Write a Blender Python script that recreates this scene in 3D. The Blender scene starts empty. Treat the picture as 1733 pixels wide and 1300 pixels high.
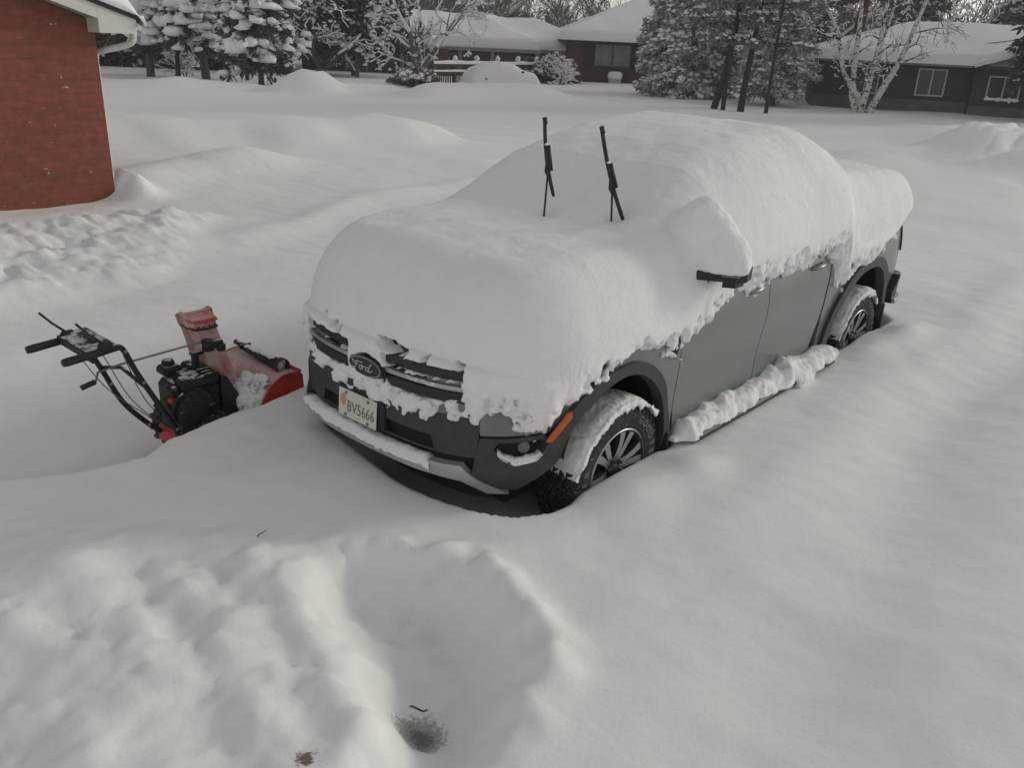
import bpy, math, random
import numpy as np
from mathutils import Vector, Matrix, geometry

random.seed(7)
rng = np.random.default_rng(11)
SC = bpy.context.scene
COL = SC.collection
PI = math.pi
R = math.radians


# ------------------------------------------------------------------ noise
def _hash(ix, iy, iz, seed):
    h = (ix.astype(np.int64) * 374761393 + iy.astype(np.int64) * 668265263
         + iz.astype(np.int64) * 2147483647 + seed * 974634541) & 0xFFFFFFFF
    h = ((h ^ (h >> 13)) * 1274126177) & 0xFFFFFFFF
    h = (h ^ (h >> 16)) & 0xFFFFFFFF
    return (h.astype(np.float64) / 2147483647.5 - 1.0)


def n3(x, y, z, seed=0):
    x, y, z = np.broadcast_arrays(np.asarray(x, float), np.asarray(y, float), np.asarray(z, float))
    # turned off the axes, so that its lattice never lines up with a surface
    x, y, z = .677 * x + .545 * y + .495 * z, -.717 * x + .650 * y + .265 * z, -.178 * x - .534 * y + .828 * z
    ix, iy, iz = np.floor(x), np.floor(y), np.floor(z)
    fx, fy, fz = x - ix, y - iy, z - iz
    fx = fx * fx * fx * (fx * (fx * 6 - 15) + 10)
    fy = fy * fy * fy * (fy * (fy * 6 - 15) + 10)
    fz = fz * fz * fz * (fz * (fz * 6 - 15) + 10)
    r = 0
    for dx in (0, 1):
        wx = fx if dx else 1 - fx
        for dy in (0, 1):
            wy = fy if dy else 1 - fy
            for dz in (0, 1):
                wz = fz if dz else 1 - fz
                r = r + wx * wy * wz * _hash(ix + dx, iy + dy, iz + dz, seed)
    return r


def n2(x, y, seed=0):
    x, y = np.broadcast_arrays(np.asarray(x, float), np.asarray(y, float))
    ix, iy = np.floor(x), np.floor(y)
    fx, fy = x - ix, y - iy
    fx = fx * fx * fx * (fx * (fx * 6 - 15) + 10)
    fy = fy * fy * fy * (fy * (fy * 6 - 15) + 10)
    zz = np.zeros_like(ix)
    r = 0
    for dx in (0, 1):
        wx = fx if dx else 1 - fx
        for dy in (0, 1):
            wy = fy if dy else 1 - fy
            r = r + wx * wy * _hash(ix + dx, iy + dy, zz, seed)
    return r


def fbm2(x, y, oct=4, seed=0, gain=.5):
    r, a, f = 0, 1.0, 1.0
    for k in range(oct):
        r = r + a * n2(x * f + 17.3 * k, y * f - 9.1 * k, seed + k)
        a *= gain
        f *= 2.03
    return r


def sstep(a, b, x):
    t = np.clip((x - a) / (b - a), 0, 1)
    return t * t * (3 - 2 * t)


def smax(a, b, k):
    h = np.clip(.5 + .5 * (a - b) / k, 0, 1)
    return b * (1 - h) + a * h + k * h * (1 - h)


def smin(a, b, k):
    return -smax(-a, -b, k)


def crom(pts, n):
    """dense Catmull-Rom through 2-D / 3-D points"""
    P = np.array(pts, float)
    P = np.vstack([2 * P[0] - P[1], P, 2 * P[-1] - P[-2]])
    out = []
    for i in range(1, len(P) - 2):
        t = np.linspace(0, 1, n, endpoint=False)[:, None]
        a, b, c, d = P[i - 1], P[i], P[i + 1], P[i + 2]
        out.append(.5 * ((2 * b) + (c - a) * t + (2 * a - 5 * b + 4 * c - d) * t ** 2 + (3 * b - a - 3 * c + d) * t ** 3))
    out.append(P[-2][None])
    return np.vstack(out)


def seg_dist(px, py, poly, closed=False):
    """distance from points to a polyline, and the parameter (index + fraction) of the nearest point"""
    Q = np.array(poly, float)
    if closed:
        Q = np.vstack([Q, Q[:1]])
    best = np.full(np.shape(px), 1e9)
    par = np.zeros(np.shape(px))
    for i in range(len(Q) - 1):
        a, b = Q[i], Q[i + 1]
        d = b - a
        L = d @ d + 1e-12
        t = np.clip(((px - a[0]) * d[0] + (py - a[1]) * d[1]) / L, 0, 1)
        dd = (px - a[0] - t * d[0]) ** 2 + (py - a[1] - t * d[1]) ** 2
        m = dd < best
        best = np.where(m, dd, best)
        par = np.where(m, i + t, par)
    return np.sqrt(best), par


def in_poly(px, py, poly):
    Q = np.array(poly, float)
    r = np.zeros(np.shape(px), bool)
    j = len(Q) - 1
    for i in range(len(Q)):
        xi, yi, xj, yj = Q[i][0], Q[i][1], Q[j][0], Q[j][1]
        if yi != yj:
            c = ((yi > py) != (yj > py)) & (px < (xj - xi) * (py - yi) / (yj - yi) + xi)
            r ^= c
        j = i
    return r


def sd_poly(px, py, poly):
    d, _ = seg_dist(px, py, poly, True)
    return np.where(in_poly(px, py, poly), -d, d)


# ------------------------------------------------------------------ materials
def new_mat(name):
    m = bpy.data.materials.new(name)
    m.use_nodes = True
    nt = m.node_tree
    return m, nt, nt.nodes['Principled BSDF']


def node(nt, typ, **kw):
    n = nt.nodes.new(typ)
    for k, v in kw.items():
        if k.startswith('i_'):
            n.inputs[k[2:].replace('_', ' ')].default_value = v
        else:
            setattr(n, k, v)
    return n


def rgb(c):
    return (c[0], c[1], c[2], 1.0)


def ramp(nt, src, stops):
    r = nt.nodes.new('ShaderNodeValToRGB')
    while len(r.color_ramp.elements) < len(stops):
        r.color_ramp.elements.new(.5)
    for e, (p, c) in zip(r.color_ramp.elements, stops):
        e.position = p
        e.color = rgb(c) if hasattr(c, '__len__') else (c, c, c, 1)
    nt.links.new(src, r.inputs[0])
    return r


def noise_node(nt, scale, detail=4, rough=.55, coord='Object', stretch=None, dist=0):
    tc = nt.nodes.new('ShaderNodeTexCoord')
    n = nt.nodes.new('ShaderNodeTexNoise')
    n.inputs['Scale'].default_value = scale
    n.inputs['Detail'].default_value = detail
    n.inputs['Roughness'].default_value = rough
    n.inputs['Distortion'].default_value = dist
    if stretch:
        mp = nt.nodes.new('ShaderNodeMapping')
        mp.inputs['Scale'].default_value = stretch
        nt.links.new(tc.outputs[coord], mp.inputs[0])
        nt.links.new(mp.outputs[0], n.inputs['Vector'])
    else:
        nt.links.new(tc.outputs[coord], n.inputs['Vector'])
    return n


def bump(nt, b, height, strength, dist):
    bp = nt.nodes.new('ShaderNodeBump')
    bp.inputs['Strength'].default_value = strength
    bp.inputs['Distance'].default_value = dist
    nt.links.new(height, bp.inputs['Height'])
    nt.links.new(bp.outputs[0], b.inputs['Normal'])
    return bp


def mat_plain(name, c, rough=.6, metal=0, var=.12, scale=8, bmp=0, spec=.4):
    m, nt, b = new_mat(name)
    n = noise_node(nt, scale)
    rp = ramp(nt, n.outputs[0], [(.3, [x * (1 - var) for x in c]), (.7, [min(1, x * (1 + var)) for x in c])])
    nt.links.new(rp.outputs[0], b.inputs['Base Color'])
    b.inputs['Roughness'].default_value = rough
    b.inputs['Metallic'].default_value = metal
    b.inputs['Specular IOR Level'].default_value = spec
    if bmp:
        bump(nt, b, n.outputs[0], .5, bmp)
    return m


SNOWC = (.86, .865, .875)


def mat_snow(name, c=SNOWC, fine=.004, lump=.012, lscale=5.0, dirt=None):
    m, nt, b = new_mat(name)
    b.inputs['Roughness'].default_value = .85
    b.inputs['Specular IOR Level'].default_value = .15
    n1 = noise_node(nt, 48, 9, .78)
    n2_ = noise_node(nt, lscale, 4, .6)
    rp = ramp(nt, n2_.outputs[0], [(.3, [x * .965 for x in c]), (.7, c)])
    col = rp.outputs[0]
    if dirt:
        tc = nt.nodes.new('ShaderNodeTexCoord')
        last = col
        for (px, py, rad, dc, thr) in dirt:
            sub = node(nt, 'ShaderNodeVectorMath', operation='SUBTRACT')
            nt.links.new(tc.outputs['Object'], sub.inputs[0])
            sub.inputs[1].default_value = (px, py, 0)
            sc = node(nt, 'ShaderNodeVectorMath', operation='MULTIPLY')
            nt.links.new(sub.outputs[0], sc.inputs[0])
            sc.inputs[1].default_value = (1, 1, 0)
            ln = node(nt, 'ShaderNodeVectorMath', operation='LENGTH')
            nt.links.new(sc.outputs[0], ln.inputs[0])
            mr = node(nt, 'ShaderNodeMapRange')
            nt.links.new(ln.outputs['Value'], mr.inputs[0])
            mr.inputs[1].default_value = 0
            mr.inputs[2].default_value = rad
            mr.inputs[3].default_value = .55
            mr.inputs[4].default_value = -.45
            nn = noise_node(nt, 62, 7, .8)
            ad = node(nt, 'ShaderNodeMath', operation='ADD')
            nt.links.new(mr.outputs[0], ad.inputs[0])
            nt.links.new(nn.outputs[0], ad.inputs[1])
            r2 = ramp(nt, ad.outputs[0], [(thr, 0.), (thr + .14, 1.)])
            mx = node(nt, 'ShaderNodeMix', data_type='RGBA')
            nt.links.new(r2.outputs[0], mx.inputs[0])
            nt.links.new(last, mx.inputs[6])
            mx.inputs[7].default_value = rgb(dc)
            last = mx.outputs[2]
        col = last
    nt.links.new(col, b.inputs['Base Color'])
    b1 = nt.nodes.new('ShaderNodeBump')
    b1.inputs['Distance'].default_value = lump
    b1.inputs['Strength'].default_value = .6
    nt.links.new(n2_.outputs[0], b1.inputs['Height'])
    b2 = nt.nodes.new('ShaderNodeBump')
    b2.inputs['Distance'].default_value = fine
    b2.inputs['Strength'].default_value = .6
    nt.links.new(n1.outputs[0], b2.inputs['Height'])
    nt.links.new(b1.outputs[0], b2.inputs['Normal'])
    nt.links.new(b2.outputs[0], b.inputs['Normal'])
    return m


def mat_snowy(name, c, thr=.45, soft=.25, scale=6, amt=.5, rough=.7, metal=0, var=.2, snowc=(.8, .805, .815), bscale=None):
    """a material that carries lying snow on its upward faces: slope plus noise decides where"""
    m, nt, b = new_mat(name)
    b.inputs['Roughness'].default_value = rough
    b.inputs['Metallic'].default_value = metal
    b.inputs['Specular IOR Level'].default_value = .3
    ge = nt.nodes.new('ShaderNodeNewGeometry')
    sp = nt.nodes.new('ShaderNodeSeparateXYZ')
    nt.links.new(ge.outputs['Normal'], sp.inputs[0])
    n = noise_node(nt, scale, 5, .6)
    mu = node(nt, 'ShaderNodeMath', operation='MULTIPLY_ADD')
    nt.links.new(n.outputs[0], mu.inputs[0])
    mu.inputs[1].default_value = amt * 2
    mu.inputs[2].default_value = -amt
    ad = node(nt, 'ShaderNodeMath', operation='ADD')
    nt.links.new(sp.outputs[2], ad.inputs[0])
    nt.links.new(mu.outputs[0], ad.inputs[1])
    r = node(nt, 'ShaderNodeMapRange')
    nt.links.new(ad.outputs[0], r.inputs[0])
    r.inputs[1].default_value = thr
    r.inputs[2].default_value = thr + soft
    nb = noise_node(nt, bscale or scale * 2.3, 4, .6)
    rb = ramp(nt, nb.outputs[0], [(.3, [x * (1 - var) for x in c]), (.7, [min(1, x * (1 + var)) for x in c])])
    mx = node(nt, 'ShaderNodeMix', data_type='RGBA')
    nt.links.new(r.outputs[0], mx.inputs[0])
    nt.links.new(rb.outputs[0], mx.inputs[6])
    mx.inputs[7].default_value = rgb(snowc)
    nt.links.new(mx.outputs[2], b.inputs['Base Color'])
    bump(nt, b, nb.outputs[0], .3, .01)
    return m


def mat_frosted(name, c, lo=.42, hi=.62, scale=14, white=(.72, .7, .7), rough=.45, maxw=.8):
    """paint with a thin, patchy film of frozen snow stuck on it"""
    m, nt, b = new_mat(name)
    b.inputs['Roughness'].default_value = rough
    n = noise_node(nt, scale, 6, .6)
    r = ramp(nt, n.outputs[0], [(lo, 0.), (hi, maxw)])
    mx = node(nt, 'ShaderNodeMix', data_type='RGBA')
    nt.links.new(r.outputs[0], mx.inputs[0])
    mx.inputs[6].default_value = rgb(c)
    mx.inputs[7].default_value = rgb(white)
    nt.links.new(mx.outputs[2], b.inputs['Base Color'])
    bump(nt, b, n.outputs[0], .3, .006)
    return m


def mat_brick(name, c1, c2, mortar, bw=.24, bh=.075, plane='xz', msize=.012, snowy=0):
    m, nt, b = new_mat(name)
    tc = nt.nodes.new('ShaderNodeTexCoord')
    sx = nt.nodes.new('ShaderNodeSeparateXYZ')
    cx = nt.nodes.new('ShaderNodeCombineXYZ')
    nt.links.new(tc.outputs['Object'], sx.inputs[0])
    ge = nt.nodes.new('ShaderNodeNewGeometry')
    # run the courses along whichever way the wall faces
    sn = nt.nodes.new('ShaderNodeSeparateXYZ')
    tr = node(nt, 'ShaderNodeVectorTransform', vector_type='NORMAL', convert_from='WORLD', convert_to='OBJECT')
    nt.links.new(ge.outputs['True Normal'], tr.inputs[0])
    nt.links.new(tr.outputs[0], sn.inputs[0])
    ab = node(nt, 'ShaderNodeMath', operation='ABSOLUTE')
    nt.links.new(sn.outputs[0], ab.inputs[0])
    gt = node(nt, 'ShaderNodeMath', operation='GREATER_THAN')
    nt.links.new(ab.outputs[0], gt.inputs[0])
    gt.inputs[1].default_value = .7
    mxx = node(nt, 'ShaderNodeMix', data_type='FLOAT')
    nt.links.new(gt.outputs[0], mxx.inputs[0])
    nt.links.new(sx.outputs[0], mxx.inputs[2])
    nt.links.new(sx.outputs[1], mxx.inputs[3])
    nt.links.new(mxx.outputs[0], cx.inputs[0])
    nt.links.new(sx.outputs[2], cx.inputs[1])
    br = nt.nodes.new('ShaderNodeTexBrick')
    nt.links.new(cx.outputs[0], br.inputs['Vector'])
    br.inputs['Scale'].default_value = 1
    br.inputs['Brick Width'].default_value = bw
    br.inputs['Row Height'].default_value = bh
    br.inputs['Mortar Size'].default_value = msize
    br.inputs['Mortar Smooth'].default_value = .3
    br.inputs['Bias'].default_value = -.1
    br.inputs['Color1'].default_value = rgb(c1)
    br.inputs['Color2'].default_value = rgb(c2)
    br.inputs['Mortar'].default_value = rgb(mortar)
    n = noise_node(nt, 9, 5, .6)
    rp = ramp(nt, n.outputs[0], [(.3, .78), (.7, 1.1)])
    mu = node(nt, 'ShaderNodeMix', data_type='RGBA', blend_type='MULTIPLY')
    mu.inputs[0].default_value = 1
    nt.links.new(br.outputs[0], mu.inputs[6])
    nt.links.new(rp.outputs[0], mu.inputs[7])
    col = mu.outputs[2]
    if snowy:
        # small dabs of snow caught on the mortar ledges
        n4 = noise_node(nt, 5.5, 6, .75)
        r4 = ramp(nt, n4.outputs[0], [(.60, 0.), (.66, 1.)])
        m4 = node(nt, 'ShaderNodeMath', operation='MULTIPLY')
        nt.links.new(r4.outputs[0], m4.inputs[0])
        nt.links.new(br.outputs['Fac'], m4.inputs[1])
        m5 = node(nt, 'ShaderNodeMix', data_type='RGBA')
        nt.links.new(m4.outputs[0], m5.inputs[0])
        nt.links.new(col, m5.inputs[6])
        m5.inputs[7].default_value = rgb((.62, .56, .54))
        col = m5.outputs[2]
    nt.links.new(col, b.inputs['Base Color'])
    b.inputs['Roughness'].default_value = .9
    b.inputs['Specular IOR Level'].default_value = .15
    iv = node(nt, 'ShaderNodeMath', operation='SUBTRACT')
    iv.inputs[0].default_value = 1
    nt.links.new(br.outputs['Fac'], iv.inputs[1])
    bump(nt, b, iv.outputs[0], .7, .008)
    return m


M = {}


def setup_mats():
    M['snow'] = mat_snow('fresh_snow', fine=.009, lump=.010, lscale=9)
    M['ground'] = mat_snow('lying_snow', fine=.003, lump=.010, lscale=7,
                           dirt=[(-.93, -1.41, .24, (.40, .39, .38), .60), (-.925, -1.41, .17, (.19, .185, .175), .74), (-1.455, -1.465, .12, (.20, .15, .135), .74)])
    M['tree_snow'] = mat_snow('snow_on_branches', c=(.82, .825, .84), fine=.02, lump=.05, lscale=3)
    M['roof_snow'] = mat_snow('roof_snow', fine=.01, lump=.03, lscale=1.2)
    M['paint'] = mat_plain('grey_green_truck_paint', (.172, .192, .178), .30, .15, .07, 1.6)
    M['paint'].node_tree.nodes['Principled BSDF'].inputs['Coat Weight'].default_value = .5
    M['paint'].node_tree.nodes['Principled BSDF'].inputs['Coat Roughness'].default_value = .12
    M['cladding'] = mat_plain('dark_grey_cladding', (.042, .047, .049), .6, 0, .15, 20, .0006)
    M['black'] = mat_plain('black_plastic', (.019, .020, .021), .5, 0, .2, 20)
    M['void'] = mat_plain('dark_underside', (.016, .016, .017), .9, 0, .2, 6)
    M['chrome'] = mat_plain('satin_silver', (.42, .43, .44), .35, .85, .06, 9)
    M['skid'] = mat_plain('silver_skid_plate', (.40, .40, .395), .5, .3, .06, 9)
    M['alloy'] = mat_plain('machined_alloy', (.50, .50, .50), .32, .9, .06, 12)
    M['rubber'] = mat_frosted('tyre_rubber', (.017, .017, .018), .60, .70, 46, (.45, .45, .46), .85, .55)
    M['letter'] = mat_plain('grey_tyre_lettering', (.20, .20, .20), .8)
    M['amber'] = mat_plain('amber_reflector', (.48, .105, .018), .3, 0, .1, 60)
    M['plate'] = mat_frosted('number_plate', (.62, .62, .56), .5, .75, 20, (.6, .6, .56), .5, .5)
    M['ink'] = mat_plain('worn_black_ink', (.17, .17, .16), .7, 0, .3, 60)
    M['sticker'] = mat_plain('faded_sticker', (.55, .30, .24), .7, 0, .2, 80)
    M['red_ink'] = mat_plain('faded_red_lettering', (.45, .16, .14), .7, 0, .2, 80)
    M['badge'] = mat_plain('dark_badge_enamel', (.022, .027, .034), .25, 0, .1, 60)
    M['white'] = mat_plain('white_script', (.55, .55, .55), .4)
    M['lens'] = mat_plain('clear_lamp_lens', (.16, .165, .17), .15, .2)
    M['taillamp'] = mat_plain('dark_tail_lamp', (.05, .012, .012), .2, 0, .2, 30)
    M['glass'] = mat_plain('dark_glass', (.02, .024, .026), .06, 0, .1, 3)


# ------------------------------------------------------------------ meshes and objects
def tag(o, label, cat, group=None):
    o['label'] = label
    o['category'] = cat
    if group:
        o['group'] = group
    return o


def empty(name, loc, label=None, cat=None, group=None, parent=None):
    o = bpy.data.objects.new(name, None)
    o.empty_display_size = .2
    COL.objects.link(o)
    o.location = loc
    if parent is not None:
        o.parent = parent
    if label:
        tag(o, label, cat, group)
    return o


class MB:
    """collects verts and faces that become ONE mesh"""

    def __init__(s):
        s.v = []
        s.f = []
        s.m = []
        s.n = 0
        s.smooth = []

    def add(s, V, F, mi=0, smooth=True):
        V = np.asarray(V, float).reshape(-1, 3)
        s.v.append(V)
        for f in F:
            s.f.append([int(i) + s.n for i in f])
        s.m += [mi] * len(F)
        s.smooth += [smooth] * len(F)
        s.n += len(V)
        return s

    def box(s, c, d, mi=0, rot=None, smooth=False):
        c = np.array(c, float)
        h = np.array(d, float) / 2
        V = np.array([[x, y, z] for x in (-1, 1) for y in (-1, 1) for z in (-1, 1)]) * h
        if rot is not None:
            V = V @ np.array(rot).T
        return s.add(V + c, [(0, 1, 3, 2), (4, 6, 7, 5), (0, 4, 5, 1), (2, 3, 7, 6), (0, 2, 6, 4), (1, 5, 7, 3)], mi, smooth)

    def rbox(s, c, d, r=.01, mi=0, rot=None):
        """box with chamfered edges"""
        h = np.array(d, float) / 2
        r = min(r, h.min() * .95)
        V = []
        idx = {}
        for x in (-1, 1):
            for y in (-1, 1):
                for z in (-1, 1):
                    sgn = np.array([x, y, z], float)
                    for a in range(3):
                        p = sgn * (h - r)
                        p[a] = sgn[a] * h[a]
                        idx[(x, y, z, a)] = len(V)
                        V.append(p)
        F = []
        ax = [(0, 1, 2), (1, 2, 0), (2, 0, 1)]
        for a, b, c_ in ax:
            for sg in (-1, 1):
                q = []
                for (u, w) in ((-1, -1), (1, -1), (1, 1), (-1, 1)):
                    k = [0, 0, 0]
                    k[a], k[b], k[c_] = sg, u, w
                    q.append(idx[(*k, a)])
                F.append(q if sg > 0 else q[::-1])
            for sb in (-1, 1):
                for sc in (-1, 1):
                    k0 = [0, 0, 0]
                    k0[a] = -1
                    k0[b] = sb
                    k0[c_] = sc
                    k1 = list(k0)
                    k1[a] = 1
                    q = [idx[(*k0, b)], idx[(*k1, b)], idx[(*k1, c_)], idx[(*k0, c_)]]
                    F.append(q if sb * sc < 0 else q[::-1])
        for x in (-1, 1):
            for y in (-1, 1):
                for z in (-1, 1):
                    q = [idx[(x, y, z, 0)], idx[(x, y, z, 1)], idx[(x, y, z, 2)]]
                    F.append(q if x * y * z > 0 else q[::-1])
        V = np.array(V)
        if rot is not None:
            V = V @ np.array(rot).T
        return s.add(V + np.array(c, float), F, mi, False)

    def tube(s, pts, rad, n=8, mi=0, cap=True, smooth=True, flat=None):
        P = np.array(pts, float)
        rad = np.broadcast_to(np.asarray(rad, float), (len(P),))
        V = []
        T = np.gradient(P, axis=0)
        T /= np.linalg.norm(T, axis=1)[:, None] + 1e-9
        ref = np.array([0, 0, 1.]) if abs(T[0][2]) < .9 else np.array([1., 0, 0])
        for i in range(len(P)):
            a = np.cross(T[i], ref)
            a /= np.linalg.norm(a) + 1e-9
            b = np.cross(a, T[i])
            ref = b
            for k in range(n):
                th = 2 * PI * k / n
                fy = 1 if flat is None else flat
                V.append(P[i] + rad[i] * (a * math.cos(th) + b * math.sin(th) * fy))
        F = []
        for i in range(len(P) - 1):
            for k in range(n):
                F.append((i * n + k, i * n + (k + 1) % n, (i + 1) * n + (k + 1) % n, (i + 1) * n + k))
        if cap:
            F.append(tuple(range(n))[::-1])
            F.append(tuple((len(P) - 1) * n + k for k in range(n)))
        return s.add(V, F, mi, smooth)

    def lathe(s, prof, n=32, axis='y', c=(0, 0, 0), mi=0, smooth=True, close=False, a0=0, a1=2 * PI):
        """prof: (radius, along-axis) points turned round the axis"""
        V = []
        full = abs(a1 - a0 - 2 * PI) < 1e-6
        m = n if full else n + 1
        for k in range(m):
            th = a0 + (a1 - a0) * k / n
            for r_, h_ in prof:
                ca, sa = r_ * math.cos(th), r_ * math.sin(th)
                V.append({'y': (ca, h_, sa), 'z': (ca, sa, h_), 'x': (h_, ca, sa)}[axis])
        p = len(prof)
        F = []
        for k in range(n):
            k2 = (k + 1) % m
            for i in range(p if close else p - 1):
                j = (i + 1) % p
                q = (k * p + i, k * p + j, k2 * p + j, k2 * p + i)
                F.append(q if axis != 'y' else q[::-1])
        return s.add(np.array(V) + np.array(c, float), F, mi, smooth)

    def prism(s, poly, axis, a, b, mi=0, smooth=False):
        """extrude a 2-D polygon along an axis from a to b"""
        n = len(poly)
        V = []
        for t in (a, b):
            for (u, w) in poly:
                V.append({'x': (t, u, w), 'y': (u, t, w), 'z': (u, w, t)}[axis])
        F = [tuple(range(n)), tuple(range(2 * n - 1, n - 1, -1))]
        for i in range(n):
            j = (i + 1) % n
            F.append((i, i + n, j + n, j))
        return s.add(V, F, mi, smooth)

    def blob(s, c, r, seed=0, amp=.25, nu=10, nv=7, mi=0, flatb=None):
        V = []
        F = []
        c = np.array(c, float)
        r = np.broadcast_to(np.asarray(r, float), (3,))
        for j in range(nv + 1):
            ph = PI * j / nv
            for i in range(nu):
                th = 2 * PI * i / nu
                d = np.array([math.sin(ph) * math.cos(th), math.sin(ph) * math.sin(th), math.cos(ph)])
                k = 1 + amp * float(n3(d[0] * 1.7 + seed * 3.1, d[1] * 1.7, d[2] * 1.7, 5))
                V.append(c + d * r * k)
        if flatb is not None:
            V = [np.array([v[0], v[1], max(v[2], c[2] + flatb)]) for v in V]
        for j in range(nv):
            for i in range(nu):
                F.append((j * nu + i, (j + 1) * nu + i, (j + 1) * nu + (i + 1) % nu, j * nu + (i + 1) % nu))
        return s.add(V, F, mi, True)

    def mesh(s, name, mats, off=None):
        me = bpy.data.meshes.new(name)
        V = np.vstack(s.v) if s.v else np.zeros((0, 3))
        if off is not None:
            V = V - np.array(off, float)
        me.from_pydata(V.tolist(), [], s.f)
        if not isinstance(mats, (list, tuple)):
            mats = [mats]
        for m in mats:
            me.materials.append(M[m] if isinstance(m, str) else m)
        me.polygons.foreach_set('material_index', np.array(s.m, np.int32))
        me.polygons.foreach_set('use_smooth', np.array(s.smooth, bool))
        me.validate()
        me.update()
        return me

    def build(s, name, mats, parent=None, off=None, loc=None):
        """verts are given in world space when off (the parent's world place) is passed, else local"""
        o = bpy.data.objects.new(name, s.mesh(name, mats, off))
        COL.objects.link(o)
        if parent is not None:
            o.parent = parent
        if loc is not None:
            o.location = loc
        return o


def grid_mesh(name, V, nu, nv, mat, parent=None, loc=None, smooth=True):
    """V (nu*nv,3) row-major"""
    i, j = np.meshgrid(np.arange(nu - 1), np.arange(nv - 1), indexing='ij')
    a = (i * nv + j).ravel()
    F = np.stack([a, a + nv, a + nv + 1, a + 1], 1)
    return np_mesh(name, V, F, mat, parent, loc, smooth)


def np_mesh(name, V, F, mat, parent=None, loc=None, smooth=True):
    me = bpy.data.meshes.new(name)
    me.vertices.add(len(V))
    me.vertices.foreach_set('co', np.asarray(V, np.float32).ravel())
    k = F.shape[1]
    me.loops.add(F.size)
    me.loops.foreach_set('vertex_index', F.astype(np.int32).ravel())
    me.polygons.add(len(F))
    me.polygons.foreach_set('loop_start', np.arange(0, F.size, k, dtype=np.int32))
    me.polygons.foreach_set('loop_total', np.full(len(F), k, np.int32))
    me.polygons.foreach_set('use_smooth', np.full(len(F), smooth, bool))
    me.materials.append(M[mat] if isinstance(mat, str) else mat)
    me.update(calc_edges=True)
    o = bpy.data.objects.new(name, me)
    COL.objects.link(o)
    if parent is not None:
        o.parent = parent
    if loc is not None:
        o.location = loc
    return o


def text_geo(txt, size, depth=.0015, res=3):
    cu = bpy.data.curves.new('t', 'FONT')
    cu.body = txt
    cu.size = size
    cu.extrude = depth
    cu.resolution_u = res
    cu.align_x = 'CENTER'
    cu.align_y = 'CENTER'
    o = bpy.data.objects.new('t', cu)
    COL.objects.link(o)
    dg = bpy.context.evaluated_depsgraph_get()
    me = bpy.data.meshes.new_from_object(o.evaluated_get(dg))
    V = np.array([v.co[:] for v in me.vertices])
    F = [tuple(p.vertices) for p in me.polygons]
    bpy.data.objects.remove(o)
    bpy.data.curves.remove(cu)
    bpy.data.meshes.remove(me)
    return V, F


def surface_nets(Fd, org, h):
    """smooth iso-surface of a scalar grid (inside < 0) as verts and quads"""
    nx, ny, nz = Fd.shape
    S = Fd < 0
    c = [S[dx:nx - 1 + dx, dy:ny - 1 + dy, dz:nz - 1 + dz] for dx in (0, 1) for dy in (0, 1) for dz in (0, 1)]
    anyc = c[0].copy()
    allc = c[0].copy()
    for q in c[1:]:
        anyc |= q
        allc &= q
    act = np.argwhere(anyc & ~allc)
    del anyc, allc, c
    off = np.array([(dx, dy, dz) for dx in (0, 1) for dy in (0, 1) for dz in (0, 1)])
    vals = np.stack([Fd[act[:, 0] + o[0], act[:, 1] + o[1], act[:, 2] + o[2]] for o in off], 1).astype(np.float64)
    edges = [(0, 1), (2, 3), (4, 5), (6, 7), (0, 2), (1, 3), (4, 6), (5, 7), (0, 4), (1, 5), (2, 6), (3, 7)]
    acc = np.zeros((len(act), 3))
    cnt = np.zeros(len(act))
    for a, b in edges:
        va, vb = vals[:, a], vals[:, b]
        m = (va < 0) != (vb < 0)
        t = np.where(m, va / np.where(m, va - vb, 1), 0)[:, None]
        acc += m[:, None] * (off[a] * (1 - t) + off[b] * t)
        cnt += m
    V = (act + acc / cnt[:, None]) * h + np.array(org)
    idx = np.full((nx - 1, ny - 1, nz - 1), -1, np.int32)
    idx[act[:, 0], act[:, 1], act[:, 2]] = np.arange(len(act))
    Q = []
    for ax in range(3):
        lo = [slice(1, nx - 1), slice(1, ny - 1), slice(1, nz - 1)]
        hi = list(lo)
        lo[ax] = slice(0, Fd.shape[ax] - 1)
        hi[ax] = slice(1, Fd.shape[ax])
        A = S[tuple(lo)]
        B = S[tuple(hi)]
        e = np.argwhere(A != B)
        base = e.copy()
        for k in range(3):
            if k != ax:
                base[:, k] += 1
        flip = A[e[:, 0], e[:, 1], e[:, 2]]
        u, w = [(1, 2), (2, 0), (0, 1)][ax]
        q = []
        for du, dw in ((-1, -1), (0, -1), (0, 0), (-1, 0)):
            p = base.copy()
            p[:, u] += du
            p[:, w] += dw
            q.append(idx[p[:, 0], p[:, 1], p[:, 2]])
        q = np.stack(q, 1)
        q[~flip] = q[~flip][:, ::-1]
        Q.append(q)
    Q = np.vstack(Q)
    Q = Q[(Q >= 0).all(1)]
    return V, Q


def keep_big(V, Q, minfaces=60):
    """drops loose crumbs so that the shell stays one body"""
    n = len(V)
    lab = np.arange(n)
    for _ in range(4000):
        m = lab[Q].min(1)
        new = lab.copy()
        np.minimum.at(new, Q.ravel(), np.repeat(m, Q.shape[1]))
        new = new[new]
        if (new == lab).all():
            break
        lab = new
    fl = lab[Q[:, 0]]
    cnt = np.bincount(fl, minlength=n)
    Q = Q[cnt[fl] >= minfaces]
    used = np.zeros(n, bool)
    used[Q] = True
    rm = np.cumsum(used) - 1
    return V[used], rm[Q]


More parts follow.
